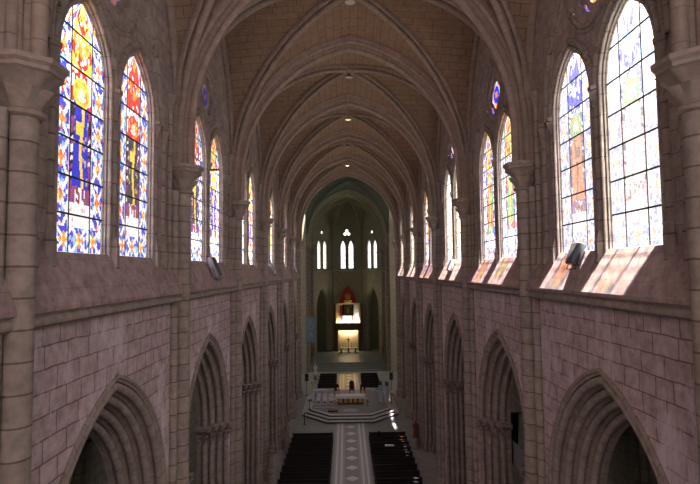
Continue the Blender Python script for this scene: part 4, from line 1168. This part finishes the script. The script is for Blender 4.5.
# ---- retable in the apse with its lit niches
AYB = 102.1
t = empty('lit_retable', (0, 100.9, ZP), 0, 'tall dark retable with lit gold panel and lit niche of silk against the apse wall', 'retable')
def zz(z): return z - ZP
b = MB(); b.box(-2.0, 2.0, .9, 1.0, 0, zz(5.35)); b.build('gold_panel', M['gold_panel'], t)
b = MB(); b.box(-2.45, 2.45, 1.0, 1.08, zz(6.75), zz(10.7)); b.build('niche_back', M['cream_silk'], t)
b = MB(); b.bbox(-2.75, 2.75, -.1, 1.0, zz(5.35), zz(6.7), .04)
for k in range(14): b.lathe([(.05, 0), (.07, .15), (.03, .3)], -2.5 + 5 * k / 13, -.02, zz(6.7), 8)
b.build('cornice_shelf', M['brown_wood'], t)
for sx in (-1, 1):
    b = MB(); b.bbox(sx * 2.35 - .3, sx * 2.35 + .3, -.05, 1.0, 0, zz(5.35), .03); b.build('side_post', M['brown_wood'], t)
    b = MB(); b.bbox(sx * 2.62 - .12, sx * 2.62 + .12, .1, 1.05, zz(6.7), zz(10.75), .02); b.build('niche_jamb', M['brown_wood'], t)
b = MB()
o = arch_outline(0, 1.72, 10.3, 3.8, 10.2, 12)
b.poly(o, [], lambda x, z: (x, 1.2, zz(z))); b.build('red_hanging', M['red'], t)
b = MB()
ring_ = [(.5 * cos(2 * pi * k / 20), 1.12, zz(12.1) + .5 * sin(2 * pi * k / 20)) for k in range(21)]
b.tube(ring_, .12, 6, False)
for a in range(8): b.tube([(.0, 1.12, zz(12.1)), (.42 * cos(a * pi / 4 + .4), 1.12, zz(12.1) + .42 * sin(a * pi / 4 + .4))], [.10, .05], 6)
for sx in (-1, 1):
    b.tube([(0, 1.10, zz(10.95)), (sx * .3, 1.08, zz(11.25)), (sx * .62, 1.08, zz(11.2)), (sx * .7, 1.1, zz(10.95)), (sx * .4, 1.1, zz(10.85)), (0, 1.1, zz(10.95))], .10, 6)
b.lathe([(0, .2), (.10, .1), (.13, 0), (.0, -.12)], 0, 1.12, zz(13.1), 8)
b.build('gilt_ornament', M['gold'], t)
# silk falls left and right, flag
def fall(x0, x1, z0, z1, y, name, mat, folds=5):
    b = MB(); n = 24
    rows = [[(x0 + (x1 - x0) * (j / n) * (1 - .35 * (1 - i / 8)) + (.35 * (1 - i / 8)) * (x1 - x0) * .5 * (1 if x0 < 0 else 1), y + .06 * sin(j / n * folds * 2 * pi), z1 + (z0 - z1) * i / 8) for j in range(n + 1)] for i in range(9)]
    b.grid(rows); return b.build(name, M[mat], t)
fall(-2.35, -1.2, zz(6.9), zz(10.4), .75, 'silk_fall', 'cream_silk'); fall(1.0, 2.3, zz(6.9), zz(10.4), .75, 'silk_fall', 'white_cloth')
fall(-1.75, -1.0, zz(7.0), zz(10.3), .62, 'red_drape', 'red', 3); fall(.75, 1.05, zz(7.2), zz(10.3), .62, 'red_drape', 'red', 2)
fall(-1.65, -.95, zz(6.95), zz(8.2), .5, 'blue_drape', 'blue_flag', 3); fall(-1.9, -1.55, zz(6.95), zz(8.8), .5, 'yellow_drape', 'yellow', 2)
b = MB()
for (x0, x1, z0, z1) in ((-1.15, 1.15, 10.15, 10.5), (-1.1, 1.1, 8.2, 8.5), (-1.15, -.75, 8.2, 10.5), (.75, 1.15, 8.2, 10.5)): b.bbox(x0, x1, .28, .5, zz(z0), zz(z1), .04)
b.build('picture_frame', M['dark_wood'], t)
b = MB(); b.box(-.75, .75, .45, .48, zz(8.5), zz(10.15)); b.build('picture', M['old_gold'], t)
b = MB(); b.lathe([(.10, 0), (.28, .35), (.22, .7), (.13, .85), (.14, 1.0), (.09, 1.12), (0, 1.15)], 0, .40, zz(8.65), 14, sy=.3); b.build('gilt_figure', M['gold'], t)
# altar table and its furniture before the gold panel
t2 = empty('high_altar', (0, 99.4, ZP), 0, 'low stone altar table standing before the lit gold panel', 'altar')
b = MB(); b.bbox(-1.9, 1.9, -.45, .45, .85, .98, .02); b.build('slab', M['marble'], t2)
for x in (-1.4, 0, 1.4):
    b = MB(); b.lathe([(.26, 0), (.26, .1), (.17, .16), (.17, .7), (.25, .8), (.25, .85)], x, 0, 0, 10); b.build('leg', M['grey_marble'], t2)
t3 = empty('standing_crucifix', (0, 99.6, ZP + .98), 0, 'dark red crucifix standing on the altar before the gold panel', 'crucifix')
b = MB(); b.lathe([(.2, 0), (.2, .06), (.06, .12), (.05, .5)], 0, 0, 0, 12); b.build('base', M['brown_wood'], t3)
b = MB(); b.bbox(-.06, .06, -.05, .05, .45, 2.1, .01); b.bbox(-.42, .42, -.05, .05, 1.5, 1.62, .01); b.build('cross', M['statue_red'], t3)
b = MB(); b.tube([(0, -.09, .8), (0, -.12, 1.15), (0, -.10, 1.45), (0, -.1, 1.6)], [.05, .09, .11, .07], 8)
for sx in (-1, 1): b.tube([(0, -.1, 1.45), (sx * .2, -.09, 1.52), (sx * .38, -.08, 1.58)], [.05, .04, .03], 6)
b.build('figure', M['statue_red'], t3)
for k, x in enumerate((-1.65, -1.05, -.55, .6, 1.1, 1.7)):
    t3 = empty('altar_candlestick', (x, 99.45, ZP + .98), 0, 'dark tall candlestick before the gold panel, %s counted from the left' % ORD[k], 'candlestick', 'candlesticks on the far altar')
    b = MB(); b.lathe([(.17, 0), (.17, .05), (.06, .12), (.04, .35), (.10, .45), (.04, .55), (.04, .75), (.12, .82), (.12, .86)], 0, 0, 0, 12); b.build('holder', M['old_gold'], t3)
    b = MB(); b.lathe([(.045, .86), (.045, 1.35), (0, 1.37)], 0, 0, 0, 8); b.build('candle', M['wax'], t3)
def lamp(name, kind, loc, aim, energy, col, sx=.2, sy=.2, spot=None):
    l = bpy.data.lights.new(name, kind); l.energy = energy; l.color = col
    if kind == 'AREA': l.shape = 'RECTANGLE'; l.size = sx; l.size_y = sy
    else: l.shadow_soft_size = sx
    if spot: l.spot_size = spot
    o = bpy.data.objects.new(name, l); COL.objects.link(o)
    o.matrix_world = Matrix.Translation(loc) @ (Vector(aim) - Vector(loc)).to_track_quat('-Z', 'Y').to_matrix().to_4x4()
    return o
lamp('niche_strip_light', 'AREA', (0, 101.15, 6.78), (0, 101.9, 9.2), 330, (1, .86, .62), 4.4, .2)
lamp('panel_strip_light', 'AREA', (0, 101.25, 5.28), (0, 101.8, 2.6), 150, (1, .84, .58), 3.4, .2)
SKY_K, SKY_UP, SKY_DOWN, SKY_WEST, SKY_NORTH = 1.2, 3.8, 1.6, 5.0, 0.9
# ================================================================ LIGHT
world = bpy.data.worlds.new('daylight'); scn.world = world; world.use_nodes = True
N, L = world.node_tree.nodes, world.node_tree.links
bg = N['Background']
tc = N.new('ShaderNodeTexCoord'); sp = N.new('ShaderNodeSeparateXYZ'); L.new(tc.outputs['Generated'], sp.inputs[0])
def rng(src, a, b, c, d):
    m = N.new('ShaderNodeMapRange'); m.inputs[1].default_value = a; m.inputs[2].default_value = b; m.inputs[3].default_value = c; m.inputs[4].default_value = d
    L.new(src, m.inputs[0]); return m.outputs[0]
def mth(op, a, b):
    m = N.new('ShaderNodeMath'); m.operation = op
    for i, q in enumerate((a, b)):
        if isinstance(q, (int, float)): m.inputs[i].default_value = q
        else: L.new(q, m.inputs[i])
    return m.outputs[0]
# hazy bright sky: a little brighter on the sunny side, far brighter overhead than at the horizon, sunlit roofs below
side = rng(sp.outputs[0], -.9, .9, .85, 1.3)
up = rng(sp.outputs[2], .25, .8, 0.0, SKY_UP)
down = rng(sp.outputs[2], -.1, -.6, 0.0, SKY_DOWN)
west = rng(sp.outputs[1], -.3, -.9, 0.0, SKY_WEST)
north = rng(sp.outputs[1], .93, .985, 0.0, SKY_NORTH)
tot = mth('MULTIPLY', mth('ADD', mth('ADD', mth('ADD', 1.0, up), mth('ADD', down, west)), north), side)
bg.inputs['Color'].default_value = (1.0, .97, .95, 1)
L.new(mth('MULTIPLY', tot, SKY_K), bg.inputs['Strength'])
sun = bpy.data.lights.new('sun', 'SUN'); sun.energy = 55; sun.angle = .02; sun.color = (1, .95, .86)
so = bpy.data.objects.new('sun', sun); COL.objects.link(so)
so.rotation_euler = Vector((-.105, .15, -1)).to_track_quat('-Z', 'Y').to_euler()
so.location = (30, 0, 80)

scn.view_settings.view_transform = 'Standard'; scn.view_settings.look = 'None'
scn.view_settings.exposure = 0.12; scn.view_settings.gamma = 1
scn.view_settings.use_curve_mapping = False
cy = scn.cycles
cy.use_denoising = True
cy.max_bounces = 8; cy.diffuse_bounces = 5; cy.transparent_max_bounces = 12
cy.sample_clamp_indirect = 6
cy.caustics_reflective = False; cy.caustics_refractive = False
